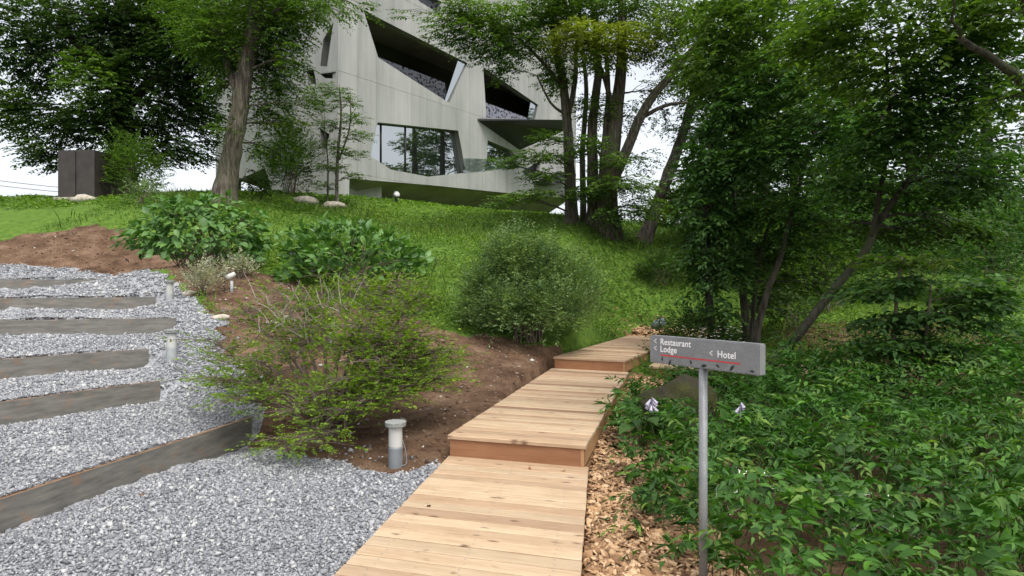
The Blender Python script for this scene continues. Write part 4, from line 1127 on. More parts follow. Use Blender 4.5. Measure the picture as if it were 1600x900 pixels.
def sprawling():
    """low multi-stemmed shrub with flat lime sprays reaching over gravel and soil"""
    q = P(512, 655, 7.4); z = h1(q.x, q.y); b0 = Vector((q.x, q.y, z)); root = empty('sprawling_shrub', b0)
    tag(root, 'low sprawling shrub with lime green layered sprays over the gravel edge', 'bush')
    tips = [(320, 590, 7.3), (345, 560, 7.6), (395, 610, 6.9), (330, 530, 7.9), (420, 500, 8.0), (380, 480, 8.2), (455, 445, 8.1), (505, 470, 7.6), (550, 445, 8.0), (610, 440, 7.9), (655, 455, 7.7),
            (640, 500, 7.3), (690, 545, 7.4), (715, 545, 7.8), (650, 580, 7.0), (690, 590, 7.0), (600, 560, 6.9), (590, 620, 6.6), (480, 690, 6.2), (440, 705, 6.3), (540, 640, 6.5), (460, 640, 6.6), (400, 560, 7.2), (570, 500, 7.2),
            (500, 610, 6.7), (610, 520, 7.2), (430, 445, 8.0), (500, 432, 8.1), (560, 428, 8.2), (625, 428, 8.2), (470, 500, 7.6), (540, 520, 7.3), (585, 540, 7.1), (660, 520, 7.3), (630, 470, 7.5), (580, 470, 7.7), (700, 570, 7.3), (640, 610, 6.9), (600, 590, 6.8), (350, 590, 7.1), (370, 625, 6.8), (545, 590, 6.8), (620, 605, 6.7), (440, 540, 7.3), (665, 560, 7.2)]
    mb = MB(); thin = MB(); base = []; dr = []; Ls = []
    for i, t in enumerate(tips):
        e = P(*t); m1 = b0.lerp(e, .45) + Vector((0, 0, random.uniform(.02, .18))); m2 = b0.lerp(e, .75) + Vector((random.uniform(-.05, .05), 0, random.uniform(.03, .1)))
        ln = smooth_line([b0 + Vector((random.uniform(-.14, .14), random.uniform(-.1, .1), -.05)), m1, m2, e], 5, .008)
        k = len(ln); mb.tube(ln, [.018 * (1 - .75 * j / (k - 1)) + .002 for j in range(k)], 6)
        dens_ = .55 if t[1] < 480 and t[0] < 560 else 1.0
        for j in range(int((92 if t[0] > 560 else 70) * dens_)):
            f = random.uniform(.66, 1.02); p = ln[min(k - 1, int(f * (k - 1)))]
            off = Vector((random.gauss(0, .17), random.gauss(0, .17), random.gauss(0, .032))); s = p + off
            thin.tube([p, p.lerp(s, .6) + Vector((0, 0, .015)), s], [.0035, .003, .002], 3, False)
            base.append(s); d_ = (e - b0).normalized() * .6 + off.normalized() + Vector((0, 0, random.uniform(0, .35))); dr.append(d_); Ls.append(random.uniform(.07, .19))
    # bare grey twigs at the upper left
    bare = MB()
    for i in range(46):
        s = P(random.uniform(400, 560), random.uniform(470, 530), random.uniform(7.4, 8.2)); e = s + Vector((random.uniform(-.3, .22), random.uniform(-.1, .1), random.uniform(.1, .42)))
        bare.tube(smooth_line([s, s.lerp(e, .5) + Vector((random.uniform(-.05, .05), 0, .02)), e], 3, .006), [.006, .006, .005, .005, .004, .003, .002], 4, False)
    mb.build('stems', M['twig'], root); thin.build('twigs', M['twig'], root); tag(bare.build('bare_twigs', M['twig_pale'], root), kind='stuff')
    base, dr, Ls = np.array(base), np.array(dr), np.array(Ls)
    data = spray(base, dr, Ls, 11, .034, .15, .45)
    o, _ = leaf_object('foliage', data, LEAF2, M['leaf_lime'], root); tag(o, kind='stuff')
sprawling()

# ================================================================== GROUND COVER ON THE SLOPE
def ground_cover():
    data = []
    for (x0, x1, y0, y1, dens, s) in [(-6, 9, 11, 16, 780, .05), (-13, 10, 16, 22, 560, .06), (-20, 12, 22, 31, 260, .085)]:
        x, y = rand_in(x0, x1, y0, y1, dens); g, c, so2 = zones(x, y); z = H(x, y)
        nz = np.sin(x * 1.7 + y) * np.sin(y * 1.3 - x * .6) + .6 * np.sin(x * 4.1) * np.sin(y * 3.7 + 1)
        k = ~(g | c | so2) & visible(x, y, z) & (rng.random(len(x)) < np.clip(.72 + .35 * nz, .18, 1))
        k &= ~((x < -6.5) & (y < 20.5) & (rng.random(len(x)) < .8))
        for poly, zt in DECKS: k &= ~in_poly(x, y, grow_poly(poly, .05))
        x, y, z = x[k], y[k], z[k]; n = len(x)
        up = rng.uniform(.0, .09, n) * (1 + .4 * nz[k]); a = rng.uniform(0, 2 * pi, n)
        data.append((np.stack([x, y, z + up + .01], -1), np.stack([np.cos(a), np.sin(a), rng.uniform(-.2, .8, n)], -1), UP + rng.normal(0, .4, (n, 3)), s * np.exp(rng.normal(0, .3, n))))
    x, y = rand_in(-13, 8, 11.5, 26, 110); g, c, so2 = zones(x, y); z = H(x, y); k = ~(g | c | so2) & visible(x, y, z) & (np.sin(x * .9 + 1) * np.sin(y * .8) + rng.normal(0, .3, len(x)) > .1)
    for poly, zt in DECKS: k &= ~in_poly(x, y, grow_poly(poly, .05))
    x, y, z = x[k], y[k], z[k]; n = len(x); a = rng.uniform(0, 2 * pi, n)
    V, Fc = leaf_geo(np.stack([x, y, z], -1), np.stack([np.cos(a) * .5, np.sin(a) * .5, np.ones(n)], -1), np.stack([np.sin(a), -np.cos(a), np.zeros(n)], -1) + rng.normal(0, .2, (n, 3)), .17 * np.exp(rng.normal(0, .35, n)), (LEAF2[0] * np.array([1, .16, 1]), LEAF2[1]))
    o = link('grass', fast_mesh('grass', V, Fc), None, M['leaf_grass']); tag(o, 'tufts of thin yellowish grass among the ground cover on the slope', 'grass', kind='stuff')
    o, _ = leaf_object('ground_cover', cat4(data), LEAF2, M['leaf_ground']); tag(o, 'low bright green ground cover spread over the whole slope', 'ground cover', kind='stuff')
    # shaded woodland floor on the right
    x, y = rand_in(2.2, 16, 8.5, 26, 200); g, c, so2 = zones(x, y); z = H(x, y); k = ~(g | c) & visible(x, y, z)
    for poly, zt in DECKS: k &= ~in_poly(x, y, grow_poly(poly, .05))
    k &= rng.random(len(x)) < np.clip(.5 + .6 * np.sin(x * 1.1 + 2) * np.sin(y * .9), .06, 1)
    x, y, z = x[k], y[k], z[k]; n = len(x); a = rng.uniform(0, 2 * pi, n)
    o, _ = leaf_object('woodland_floor_plants', (np.stack([x, y, z + rng.uniform(.02, .22, n)], -1), np.stack([np.cos(a), np.sin(a), rng.uniform(-.2, .5, n)], -1), UP + rng.normal(0, .35, (n, 3)), .085 * np.exp(rng.normal(0, .3, n))), LEAF2, M['leaf_mid'])
    tag(o, 'sparse low plants on the shaded ground under the trees at right', 'ground cover', kind='stuff')
ground_cover()

# ================================================================== UNDERGROWTH AT RIGHT
def undergrowth():
    poly = [(1.05, 6.8), (1.5, 8.6), (2.4, 10.2), (5.4, 9.6), (8.0, 9.6), (8.5, 1.4), (1.3, 1.4), (1.02, 3.5), (0.98, 4.3), (0.98, 5.5)]
    x, y = rand_in(.8, 8.6, 1.5, 10.3, 46); wx, wy = wavy(x, y, .08); k = in_poly(wx, wy, poly) & (x < y * .82 + .5) & (((x - 2.02) / .55) ** 2 + ((y - 7.75) / .55) ** 2 > 1)
    x, y = x[k], y[k]; n = len(x); z = H(x, y)
    edge = np.clip(np.minimum((x - .7) / .7, 1), .38, 1) ; hgt = rng.uniform(.26, .72, n) * edge * (1 + .18 * np.sin(x * 2.2 + y) * np.sin(y * 1.9)); hgt *= np.clip(1.12 - (y - 6) * .05, .8, 1.1) * (1 + .6 * np.clip((x - 2.2) / 2.6, 0, 1)) * (1 + .25 * np.clip((y - 6.5) / 2, 0, 1) * (x > 2.8))
    a = rng.uniform(0, 2 * pi, n); lean = rng.uniform(.25, .8, n)
    base = np.stack([x, y, z + hgt * .30], -1); dirv = np.stack([np.cos(a) * lean, np.sin(a) * lean - .12, np.full(n, .95)], -1)
    d1 = spray(base, dirv, hgt * 1.1, 15, .078, .45, .34, 62)
    d2 = spray(np.stack([x, y, z + hgt * .8], -1), np.stack([np.cos(a + 1), np.sin(a + 1), np.full(n, .12)], -1), rng.uniform(.22, .42, n), 9, .07, .3, .3, 60)
    tips_ = rng.random(n) < .4; tm = np.repeat(tips_, 9)
    d3 = tuple(v_[tm] for v_ in d2); d2 = tuple(v_[~tm] for v_ in d2)
    data = cat4([d1, d2])
    o, parts = leaf_object('undergrowth', data, LEAFP, M['leaf_under'], None, 300); tag(o, 'dense pointed leaved green undergrowth around the sign post', 'undergrowth', kind='stuff')
    leaf_parts(parts, LEAFO, M['leaf_under'], o)
    o3, _ = leaf_object('young_shoots', d3, LEAFP, M['leaf_shoot'], o); tag(o3, kind='stuff')
    mb = MB()
    for i in range(0, n):
        if y[i] > 6.5: continue
        b = Vector((x[i], y[i], z[i] - .02)); e = Vector(base[i]) + Vector(dirv[i]) * float(hgt[i]) * .5
        mb.tube([b, b.lerp(e, .6) + Vector((0, 0, .02)), e], [.004, .0035, .002], 3, False)
    st = mb.build('stems', M['stem_green'], o); tag(st, kind='stuff')
undergrowth()

def hosta(x, y, label, n=14, s=.26, mat='leaf_cool', rim=False, flower=None, z=None):
    z = h1(x, y) if z is None else z; root = empty('hosta_plant', (x, y, z)); tag(root, label, 'plant', 'broad leaved hosta plants')
    a = np.linspace(0, 2 * pi, n, endpoint=False) + rng.normal(0, .25, n); el = rng.uniform(.25, .9, n); r = rng.uniform(.06, .2, n)
    pos = np.stack([x + r * np.cos(a), y + r * np.sin(a), z + .12 + .3 * el], -1); ax = np.stack([np.cos(a), np.sin(a), el * .4 - .15], -1); nn = UP - ax * .4 + rng.normal(0, .12, (n, 3))
    S = s * rng.uniform(.75, 1.15, n)
    leaf_parts((pos, ax, nn, S), LEAFH, M[mat], root)
    if rim: leaf_parts((pos - UP * .004 - nrm(ax) * .01, ax, nn, S * 1.07), LEAFH, M['petal_white'], root, 'leaf_margin')
    mb = MB()
    for p in pos: mb.tube([(x, y, z - .02), tuple((np.array([x, y, z]) + p) / 2 + UP * .05), tuple(p)], [.008, .007, .005], 5, False)
    mb.build('stalks', M['stem_green'], root)
    if flower:
        f = P(*flower); mb = MB(); mb.tube(smooth_line([(x, y, z), Vector((x, y, z)).lerp(f, .6) + Vector((0, 0, .1)), f + Vector((0, 0, .07))], 4), .005, 5); mb.build('flower_stalk', M['stem_green'], root)
        for i in range(9):
            an = random.uniform(0, 6.28); b = f + Vector((cos(an) * .012, sin(an) * .01, .07 - .011 * i)); e = b + Vector((cos(an) * .045, sin(an) * .04 - .01, -.05))
            mb = MB(); mb.tube([b, b.lerp(e, .4), e], [.005, .012, .019], 7, False); mb.build('blossom', M['petal_lilac'], root)
hosta(2.62, 9.5, 'hosta with broad dark leaves below the boardwalk branch', 14, .3)
hosta(3.1, 7.9, 'large leaved hosta directly behind the sign board edge', 14, .34, flower=(1157, 640, 6.6))
hosta(3.75, 8.6, 'hosta with upright leaves right of the sign at the plank fascia', 12, .34)
hosta(1.72, 4.9, 'hosta with white edged leaves right of the sign post', 10, .17, rim=True)
hosta(2.25, 4.35, 'hosta with white edged leaves deep in the undergrowth', 10, .17, rim=True)
hosta(1.35, 6.95, 'small hosta with drooping pale lilac flowers beside the mossy rock', 9, .2, flower=(1018, 632, 6.5))
hosta(4.6, 6.6, 'broad hosta leaves among the undergrowth at right', 12, .32)

def daisies():
    q = P(1085, 545, 12.6); z = h1(q.x, q.y); root = fine_shrub('white_flower_bush', 'bush dotted with small white flowers just behind the sign top', 1085, 560, 12.9, 1.7, .95, 900, .055, 'leaf_dark', 8, (.12, .25), 14)
    for i in range(70):
        p = P(random.uniform(1065, 1165), random.uniform(508, 540), random.uniform(12.0, 12.5)); mb = MB(); a0 = random.uniform(0, 6)
        for k in range(5):
            a = a0 + k * 1.256; e = Vector((cos(a), sin(a) * .7 - .25, .35)) * .03; s = Vector((-sin(a), cos(a), 0)) * .012
            mb.add([p, p + e * .6 + s, p + e, p + e * .6 - s], [(0, 1, 2, 3)])
        mb.build('flower', M['petal_white'], root)
daisies()

# ================================================================== TREES
T = tree
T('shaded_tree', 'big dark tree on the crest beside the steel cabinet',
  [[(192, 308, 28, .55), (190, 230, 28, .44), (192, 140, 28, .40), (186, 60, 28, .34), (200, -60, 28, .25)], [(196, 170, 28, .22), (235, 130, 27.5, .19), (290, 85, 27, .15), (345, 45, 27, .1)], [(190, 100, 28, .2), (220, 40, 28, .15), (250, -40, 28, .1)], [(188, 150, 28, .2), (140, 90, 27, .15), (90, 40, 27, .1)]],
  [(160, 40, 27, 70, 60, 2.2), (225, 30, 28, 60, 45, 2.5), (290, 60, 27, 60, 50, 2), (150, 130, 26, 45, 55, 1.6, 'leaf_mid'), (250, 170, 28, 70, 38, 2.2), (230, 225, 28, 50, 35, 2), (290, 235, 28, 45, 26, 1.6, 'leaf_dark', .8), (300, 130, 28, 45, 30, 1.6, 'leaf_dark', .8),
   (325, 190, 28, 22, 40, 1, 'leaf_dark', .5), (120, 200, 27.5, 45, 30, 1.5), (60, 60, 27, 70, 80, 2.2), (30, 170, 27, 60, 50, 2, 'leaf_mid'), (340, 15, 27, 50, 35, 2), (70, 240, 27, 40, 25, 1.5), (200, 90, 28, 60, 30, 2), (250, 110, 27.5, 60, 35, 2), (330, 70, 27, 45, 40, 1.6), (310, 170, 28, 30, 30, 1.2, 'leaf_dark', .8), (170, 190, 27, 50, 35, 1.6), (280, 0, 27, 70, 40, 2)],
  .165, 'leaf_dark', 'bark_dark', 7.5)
T('tilted_tree', 'tree with thick rough trunk tilted right in front of the concrete wall',
  [[(350, 318, 22, .36), (360, 250, 22, .30), (373, 180, 22, .28), (384, 110, 22, .26), (398, 40, 22, .25), (408, -60, 22, .2)], [(376, 155, 22, .16), (358, 110, 22.2, .13), (350, 60, 22.4, .1), (345, -20, 22.5, .08)], [(392, 60, 22, .16), (415, 30, 21.8, .14), (450, 8, 21.5, .1), (500, -20, 21, .07)]],
  [(345, 60, 22, 55, 45, 1.6), (395, 25, 22.5, 60, 40, 2), (440, 40, 22, 45, 40, 1.4), (455, 95, 21.5, 28, 30, 1, 'leaf_mid', .7), (500, 10, 21, 55, 22, 1.2, 'leaf_mid', .8), (345, 135, 22.3, 26, 24, 1, 'leaf_mid', .8), (425, 110, 23, 38, 30, 1.2, 'leaf_dark'), (420, 175, 23, 45, 24, 1.1, 'leaf_mid', .8),
   (445, 195, 23, 40, 18, 1, 'leaf_bright', .8), (430, 235, 23.5, 42, 26, 1.2, 'leaf_mid', .9), (355, 200, 21.5, 22, 16, .7, 'leaf_mid', .7), (300, 20, 23, 50, 40, 1.6), (480, 165, 22, 28, 18, .8, 'leaf_mid', .6), (400, 285, 24, 22, 22, .8, 'leaf_dark'), (560, 14, 21, 40, 14, .8, 'leaf_mid', .5), (440, -40, 22, 120, 50, 2.4), (420, 70, 22.5, 45, 35, 1.4), (370, 90, 22.8, 50, 35, 1.4, 'leaf_dark'), (460, 15, 22, 45, 30, 1.4), (320, 60, 22.5, 40, 50, 1.4, 'leaf_mid', .8), (430, 140, 22.6, 40, 24, 1, 'leaf_mid', .8)],
  .115, 'leaf_mid', 'bark', 8)
T('slim_tree', 'slim young tree with flat layered sprays in front of the concrete wall',
  [[(526, 312, 26, .075), (528, 240, 26, .06), (533, 180, 26, .045), (530, 130, 26, .02)], [(530, 250, 26, .04), (546, 200, 26, .03), (548, 150, 26, .02)], [(512, 312, 26.2, .04), (512, 250, 26.2, .03), (506, 190, 26.2, .02)]],
  [(515, 140, 26, 32, 9, .8), (545, 158, 26, 24, 7, .7), (505, 165, 25.8, 24, 7, .7), (550, 185, 26, 28, 7, .7), (515, 195, 25.8, 30, 7, .8), (560, 212, 26, 26, 7, .7), (510, 225, 26, 30, 7, .8), (545, 240, 26, 32, 7, .8), (520, 262, 26, 30, 7, .7), (550, 275, 26, 20, 6, .6), (510, 290, 26, 18, 6, .6), (485, 150, 26, 16, 8, .5)],
  .085, 'leaf_mid', 'bark_grey', 17, droop=.12, flat=.15, Lr=(.25, .55), tilt=.25)
# cluster beside the building
T('grey_stem_tree', 'tree with slim pale trunk nearest the black entrance canopy',
  [[(893, 347, 22, .22), (890, 260, 22, .19), (887, 200, 22, .17), (880, 130, 22, .15), (866, 60, 22, .12), (858, -40, 22, .09)], [(886, 190, 22, .1), (898, 130, 22, .09), (902, 60, 21.8, .07), (910, -20, 21.6, .05)], [(882, 140, 22, .07), (850, 100, 21.5, .06), (810, 60, 21, .045), (770, 30, 20.5, .03)], [(884, 180, 22, .05), (860, 160, 21.5, .045), (840, 120, 21, .03)]],
  [(770, 30, 20.5, 55, 28, 1.1), (720, 50, 20, 40, 26, .9), (730, 15, 20, 55, 18, 1), (810, 70, 21, 50, 26, 1.2), (790, 110, 21, 28, 14, .8), (845, 30, 21.5, 50, 40, 1.4), (760, 75, 20.5, 36, 22, .9), (680, 40, 19.5, 26, 20, .6, 'leaf_mid', .5), (640, 22, 19.5, 26, 8, .5, 'leaf_mid', .35), (870, 110, 22, 30, 40, 1),
   (830, 245, 20.5, 34, 12, .9), (860, 215, 21, 36, 12, .9), (790, 255, 20.3, 30, 9, .7), (850, 275, 20.5, 40, 10, .9), (800, 310, 20, 40, 9, .8), (840, 300, 20.2, 30, 10, .8), (780, 320, 20, 24, 7, .6), (880, 245, 21, 30, 14, .9)],
  .11, 'leaf_mid', 'bark', 11, flat=.2, droop=.2, ds=1.7)
T('forked_tree', 'broad multi stemmed tree with furrowed base and a long limb reaching right',
  [[(952, 368, 21, .36), (950, 300, 21, .3), (958, 220, 21, .26), (968, 130, 21, .2), (972, 40, 21, .16), (970, -60, 21, .1)], [(928, 355, 21.5, .24), (926, 270, 21.5, .2), (925, 200, 21.5, .17), (934, 120, 21.5, .14), (930, 30, 21.5, .11), (925, -50, 21.5, .08)], [(955, 290, 21, .2), (985, 220, 20.5, .17), (1010, 165, 20, .15), (1050, 115, 19.5, .12), (1095, 60, 19, .09), (1130, 0, 18.5, .06)],
   [(938, 350, 21, .15), (942, 250, 21, .11), (950, 150, 21.2, .09), (946, 60, 21.2, .07)], [(912, 350, 22, .12), (910, 240, 22, .1), (916, 140, 22, .08), (905, 40, 22, .06)], [(1000, 185, 20.3, .08), (1040, 165, 20, .06), (1075, 160, 19.5, .04)], [(962, 180, 21, .1), (940, 110, 20.5, .07), (915, 60, 20, .05)]],
  [(900, 60, 19.5, 48, 26, 1.1, 'leaf_yellow', 1.6), (965, 70, 19.5, 55, 30, 1.2, 'leaf_yellow', 1.6), (1025, 55, 19.5, 45, 30, 1.2, 'leaf_bright'), (1060, 90, 19.5, 42, 26, 1, 'leaf_bright', .8), (925, 100, 19.5, 36, 18, .9, 'leaf_bright', .8), (930, 15, 20.5, 70, 28, 1.8), (1000, 10, 20.5, 70, 28, 1.8), (1075, 25, 19.5, 50, 30, 1.3, 'leaf_bright', .7),
   (925, 225, 20, 40, 16, 1), (965, 250, 19.8, 40, 14, 1), (985, 290, 19.8, 45, 18, 1.1), (940, 290, 20, 40, 18, 1.1), (1000, 325, 20, 38, 20, 1.1), (905, 300, 20.5, 34, 14, .9), (960, 335, 20, 36, 16, .9), (1010, 250, 21, 22, 20, .7, 'leaf_mid', .35), (1020, 140, 21, 36, 24, 1.0, 'leaf_bright', .3), (985, 180, 21.5, 30, 26, 1.0, 'leaf_mid', .35), (930, 170, 21, 40, 26, 1.2, 'leaf_mid', .7), (1040, 190, 22, 26, 20, 1.0, 'leaf_bright', .25), (880, 0, 20, 60, 30, 1.4)],
  .11, 'leaf_mid', 'bark', 11, flat=.3, ds=2.2)
T('leaning_tree', 'smooth trunk leaning right at the gap of bright sky',
  [[(1006, 382, 24, .26), (1022, 335, 24, .22), (1045, 270, 24, .2), (1068, 205, 24, .17), (1082, 150, 24, .14), (1095, 60, 24, .1), (1105, -30, 24, .07)], [(1072, 195, 24, .08), (1100, 140, 23.5, .06), (1110, 80, 23, .05)]],
  [(1090, 130, 23.5, 50, 40, 1.5, 'leaf_mid', .8), (1110, 50, 23.5, 60, 40, 1.6), (1050, 130, 24, 30, 18, 1, 'leaf_bright', .3), (1085, 200, 23.5, 40, 30, 1.2, 'leaf_cool', .8), (1110, 260, 23, 40, 40, 1.4, 'leaf_cool'), (1058, 310, 25, 20, 20, .8, 'leaf_mid', .3)],
  .11, 'leaf_mid', 'bark_grey', 9)
# right hand wood
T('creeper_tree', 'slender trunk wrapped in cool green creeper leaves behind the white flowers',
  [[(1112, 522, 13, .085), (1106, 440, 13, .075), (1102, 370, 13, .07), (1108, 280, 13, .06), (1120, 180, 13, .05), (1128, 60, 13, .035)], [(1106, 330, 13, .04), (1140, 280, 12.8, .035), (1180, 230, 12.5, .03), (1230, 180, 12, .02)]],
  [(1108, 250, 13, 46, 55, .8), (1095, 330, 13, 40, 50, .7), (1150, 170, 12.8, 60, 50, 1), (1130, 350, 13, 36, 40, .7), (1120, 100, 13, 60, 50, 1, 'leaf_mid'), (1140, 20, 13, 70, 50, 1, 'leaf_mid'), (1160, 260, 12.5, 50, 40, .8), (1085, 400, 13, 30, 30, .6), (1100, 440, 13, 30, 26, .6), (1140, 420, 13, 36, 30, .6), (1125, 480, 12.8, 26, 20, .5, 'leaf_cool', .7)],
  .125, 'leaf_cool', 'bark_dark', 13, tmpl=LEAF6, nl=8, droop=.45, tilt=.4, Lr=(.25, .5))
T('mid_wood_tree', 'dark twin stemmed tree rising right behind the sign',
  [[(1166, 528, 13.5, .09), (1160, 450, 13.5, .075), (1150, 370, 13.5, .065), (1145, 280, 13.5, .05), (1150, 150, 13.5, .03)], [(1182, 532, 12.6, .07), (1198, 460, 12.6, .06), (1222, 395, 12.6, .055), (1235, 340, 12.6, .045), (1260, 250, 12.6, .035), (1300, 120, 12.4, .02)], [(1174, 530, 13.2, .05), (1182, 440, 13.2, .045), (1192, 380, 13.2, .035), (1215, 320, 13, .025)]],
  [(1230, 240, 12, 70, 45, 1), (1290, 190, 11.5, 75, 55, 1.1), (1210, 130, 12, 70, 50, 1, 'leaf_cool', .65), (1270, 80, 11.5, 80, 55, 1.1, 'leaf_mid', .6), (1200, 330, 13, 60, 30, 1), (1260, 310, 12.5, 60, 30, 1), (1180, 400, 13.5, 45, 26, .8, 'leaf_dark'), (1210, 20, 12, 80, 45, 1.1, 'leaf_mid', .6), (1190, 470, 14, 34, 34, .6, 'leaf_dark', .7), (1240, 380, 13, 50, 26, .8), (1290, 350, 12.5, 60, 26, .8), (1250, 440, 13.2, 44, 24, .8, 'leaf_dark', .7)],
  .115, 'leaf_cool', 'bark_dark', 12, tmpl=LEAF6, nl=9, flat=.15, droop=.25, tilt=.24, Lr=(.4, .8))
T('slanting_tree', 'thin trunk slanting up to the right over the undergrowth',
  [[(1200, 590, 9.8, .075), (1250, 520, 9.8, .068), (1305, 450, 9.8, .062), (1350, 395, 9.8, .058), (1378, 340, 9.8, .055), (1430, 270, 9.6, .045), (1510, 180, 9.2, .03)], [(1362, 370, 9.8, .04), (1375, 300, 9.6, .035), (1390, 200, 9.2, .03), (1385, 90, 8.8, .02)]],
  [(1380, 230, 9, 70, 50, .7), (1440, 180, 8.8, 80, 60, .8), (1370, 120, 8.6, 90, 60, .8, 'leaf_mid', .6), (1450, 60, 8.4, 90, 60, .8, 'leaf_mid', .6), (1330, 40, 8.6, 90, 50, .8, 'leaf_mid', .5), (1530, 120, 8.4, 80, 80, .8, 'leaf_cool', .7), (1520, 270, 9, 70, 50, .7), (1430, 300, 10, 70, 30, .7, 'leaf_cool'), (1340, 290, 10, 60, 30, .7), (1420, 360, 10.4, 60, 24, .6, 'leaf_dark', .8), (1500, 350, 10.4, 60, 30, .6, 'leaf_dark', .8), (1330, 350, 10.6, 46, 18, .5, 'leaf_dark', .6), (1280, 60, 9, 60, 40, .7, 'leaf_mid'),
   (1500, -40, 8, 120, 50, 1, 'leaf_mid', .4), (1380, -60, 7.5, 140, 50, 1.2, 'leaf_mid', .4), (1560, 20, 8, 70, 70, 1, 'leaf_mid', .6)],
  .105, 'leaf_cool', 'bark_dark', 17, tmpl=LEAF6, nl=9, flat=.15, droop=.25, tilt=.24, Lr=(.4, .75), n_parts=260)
T('overhead_tree', 'leafy branch canopy hanging in from the upper right',
  [[(1700, 640, 7.2, .16), (1690, 350, 7.0, .13), (1660, 120, 6.8, .11), (1580, -60, 6.6, .09), (1450, -220, 6.2, .06)], [(1680, 250, 7, .07), (1600, 130, 6.8, .05), (1500, 60, 6.6, .03)]],
  [(1480, -110, 6.0, 140, 60, 1.0), (1330, -190, 6.0, 160, 60, 1.0), (1620, -60, 6.2, 120, 90, 1.0), (1600, 150, 7, 60, 60, .6), (1250, -160, 6.8, 110, 60, 1), (1400, -330, 5.4, 240, 80, 1.3), (1180, -330, 6, 200, 80, 1.4)],
  .085, 'leaf_mid', 'bark_dark', 6.5, tmpl=LEAF6, nl=9, flat=.25)
T('sapling', 'sapling with large flat leaves at the right edge above the undergrowth',
  [[(1395, 600, 8.4, .03), (1398, 520, 8.4, .025), (1402, 450, 8.4, .02), (1410, 400, 8.4, .012)], [(1440, 600, 8.2, .025), (1448, 520, 8.2, .02), (1455, 440, 8.2, .012)]],
  [(1370, 455, 8.4, 55, 12, .5), (1430, 440, 8.2, 50, 12, .5), (1400, 405, 8.4, 60, 14, .5, 'leaf_mid', .8), (1390, 500, 8.4, 60, 14, .5), (1450, 490, 8.2, 50, 14, .5), (1380, 540, 8.3, 60, 16, .5), (1460, 545, 8.2, 50, 20, .5), (1520, 470, 8.2, 50, 50, .5), (1460, 408, 8, 40, 10, .4, 'leaf_bright', .6)],
  .115, 'leaf_cool', 'twig', 28, nl=7, tmpl=LEAFO, flat=.12, droop=.15, tilt=.22, cat='sapling', n_parts=160, Lr=(.3, .5))
# far wood: trunks and dense crowns closing the view at right
far_specs = [(1285, 410, 20, 'thick leaning pair of dark trunks deep in the wood', [(1285, 410, 20, .2), (1300, 330, 20, .18), (1335, 250, 20, .15), (1400, 150, 20, .1)]),
             (1275, 405, 22, 'straight dark trunk deep in the wood', [(1190, 430, 23, .22), (1190, 330, 23, .19), (1195, 200, 23, .15), (1200, 60, 23, .1)]),
             (1400, 420, 24, 'shaded tree filling the far right of the wood', [(1420, 430, 24, .25), (1425, 330, 24, .2), (1420, 200, 24, .15), (1410, 60, 24, .1)]),
             (1540, 420, 22, 'dense tree beyond the right picture edge', [(1545, 440, 21, .25), (1548, 330, 21, .2), (1540, 200, 21, .15), (1540, 60, 21, .1)])]
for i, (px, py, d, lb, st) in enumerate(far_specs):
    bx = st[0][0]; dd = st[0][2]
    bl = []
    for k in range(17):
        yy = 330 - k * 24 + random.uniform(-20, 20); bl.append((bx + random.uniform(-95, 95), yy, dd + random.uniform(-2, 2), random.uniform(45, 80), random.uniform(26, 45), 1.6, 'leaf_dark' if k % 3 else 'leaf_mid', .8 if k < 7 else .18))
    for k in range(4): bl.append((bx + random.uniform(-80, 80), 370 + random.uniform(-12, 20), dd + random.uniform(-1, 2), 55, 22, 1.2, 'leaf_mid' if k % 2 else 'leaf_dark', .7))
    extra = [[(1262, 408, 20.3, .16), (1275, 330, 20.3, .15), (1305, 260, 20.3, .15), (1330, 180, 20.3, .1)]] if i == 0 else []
    T('wood_tree', lb, [st] + extra, bl, .16, 'leaf_dark', 'bark_dark', 4.2, group='trees of the shaded wood at right')

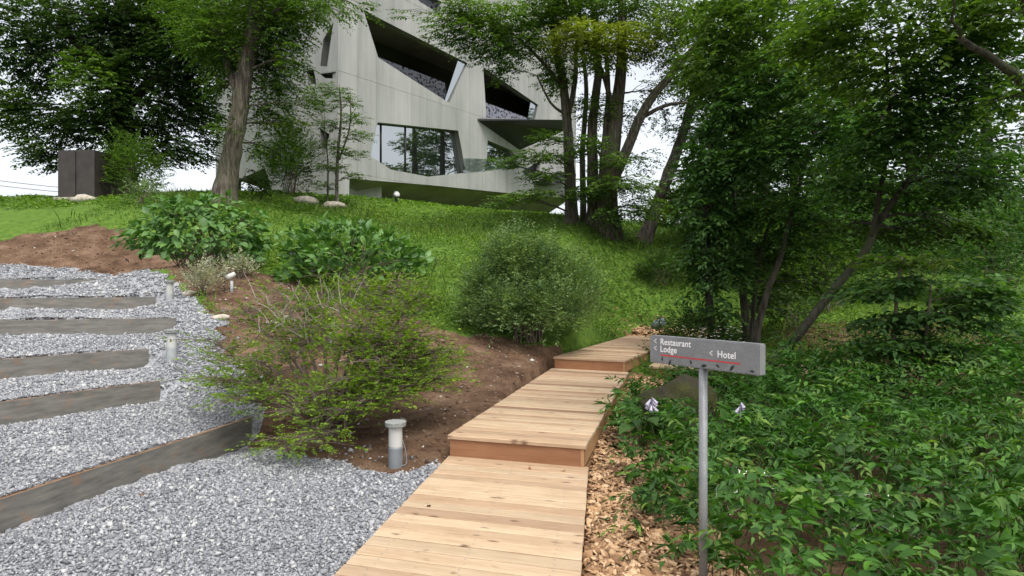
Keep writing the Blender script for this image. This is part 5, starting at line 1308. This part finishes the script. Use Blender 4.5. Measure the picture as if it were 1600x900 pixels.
for i, (px, d, lb) in enumerate([(1122, 41, 'tree in the wood just right of the leaning trunk'), (1160, 45, 'distant tree seen through the wood behind the creeper'), (1235, 49, 'most distant tree deep behind the wood'), (1330, 40, 'distant tree at the back of the wood right of the thick trunks'), (1190, 39, 'distant tree half hidden between the creeper and the thick trunks')]):
    bl = []
    for k in range(15):
        bl.append((px + random.uniform(-38, 38), 330 - k * 17 + random.uniform(-14, 14), d + random.uniform(-2, 2), random.uniform(22, 36), random.uniform(12, 20), 1.6, 'leaf_mid' if k % 2 else 'leaf_dark', .9))
    T('distant_tree', lb, [[(px, 372, d, .35), (px + 6, 280, d, .3), (px - 4, 180, d, .22), (px + 4, 70, d, .12)]], bl, .2, 'leaf_mid', 'bark_dark', 3.0, group='distant trees behind the wood')
for i, (px, py, d, w, h, mt, lb) in enumerate([(1075, 372, 29, 3.2, 1.6, 'leaf_bright', 'light green bush at the foot of the sky gap'), (1130, 400, 26, 3.0, 1.8, 'leaf_mid', 'bush behind the creeper clad trunk'), (1230, 405, 27, 3.6, 2.0, 'leaf_dark', 'dark thicket bush left of the thick trunks'),
        (1345, 415, 26, 3.6, 2.2, 'leaf_dark', 'dark thicket bush right of the thick trunks'), (1450, 425, 25, 3.8, 2.4, 'leaf_dark', 'dark thicket bush behind the sapling'), (1560, 430, 24, 4.0, 2.4, 'leaf_dark', 'dark thicket bush past the sapling at the edge'),
        (1420, 470, 17, 2.6, 2.3, 'leaf_cool', 'tall leafy bush closing the clearing behind the sapling'), (1290, 455, 18.5, 2.4, 1.9, 'leaf_mid', 'mid green bush beyond the slanting trunk'), (1550, 480, 15, 2.6, 2.3, 'leaf_cool', 'tall leafy bush past the sapling near the edge'), (1300, 475, 16, 1.5, .8, 'leaf_mid', 'low bush on the clearing under the slanting trunk'), (1240, 500, 14.5, 1.2, .8, 'leaf_dark', 'dark low bush by the twin stemmed tree')]):
    fine_shrub('thicket_bush', lb, px, py, d, w, h, int(190 * w * h), .14 if d > 20 else .07, mt, 8, (.3, .6) if d > 20 else (.2, .35), 10)

# fallen leaves on the planks
for i, (x, y, zt, lb) in enumerate([(0.42, 5.86, 0.0, 'curled brown leaf on the lowest planks just under the step'), (0.16, 5.9, 0.0, 'small tan leaf on the lowest planks left of the curled one'), (1.05, 8.3, .2, 'brown leaf lying on the middle boardwalk section'), (-.62, 4.95, 0.0, 'tiny dark leaf at the gravel edge of the lowest planks'), (-2.95, 5.3, -.035, 'reddish fallen leaf on the gravel below the longest riser')]):
    me = fast_mesh('fallen_leaf', LEAFB[0] * np.array([1, 1, -1.6]), LEAFB[1], True); o = link('fallen_leaf', me, None, M['clods_leaf'] if 'clods_leaf' in M else M.setdefault('clods_leaf', plain('dead_leaf', (0.17, 0.075, 0.03), .8, nscale=30)))
    o.location = (x, y, zt + .004); o.scale = (.055,) * 3; o.rotation_euler = (0, 0, i * 1.7); tag(o, lb, 'leaf', 'fallen leaves on the boardwalk')
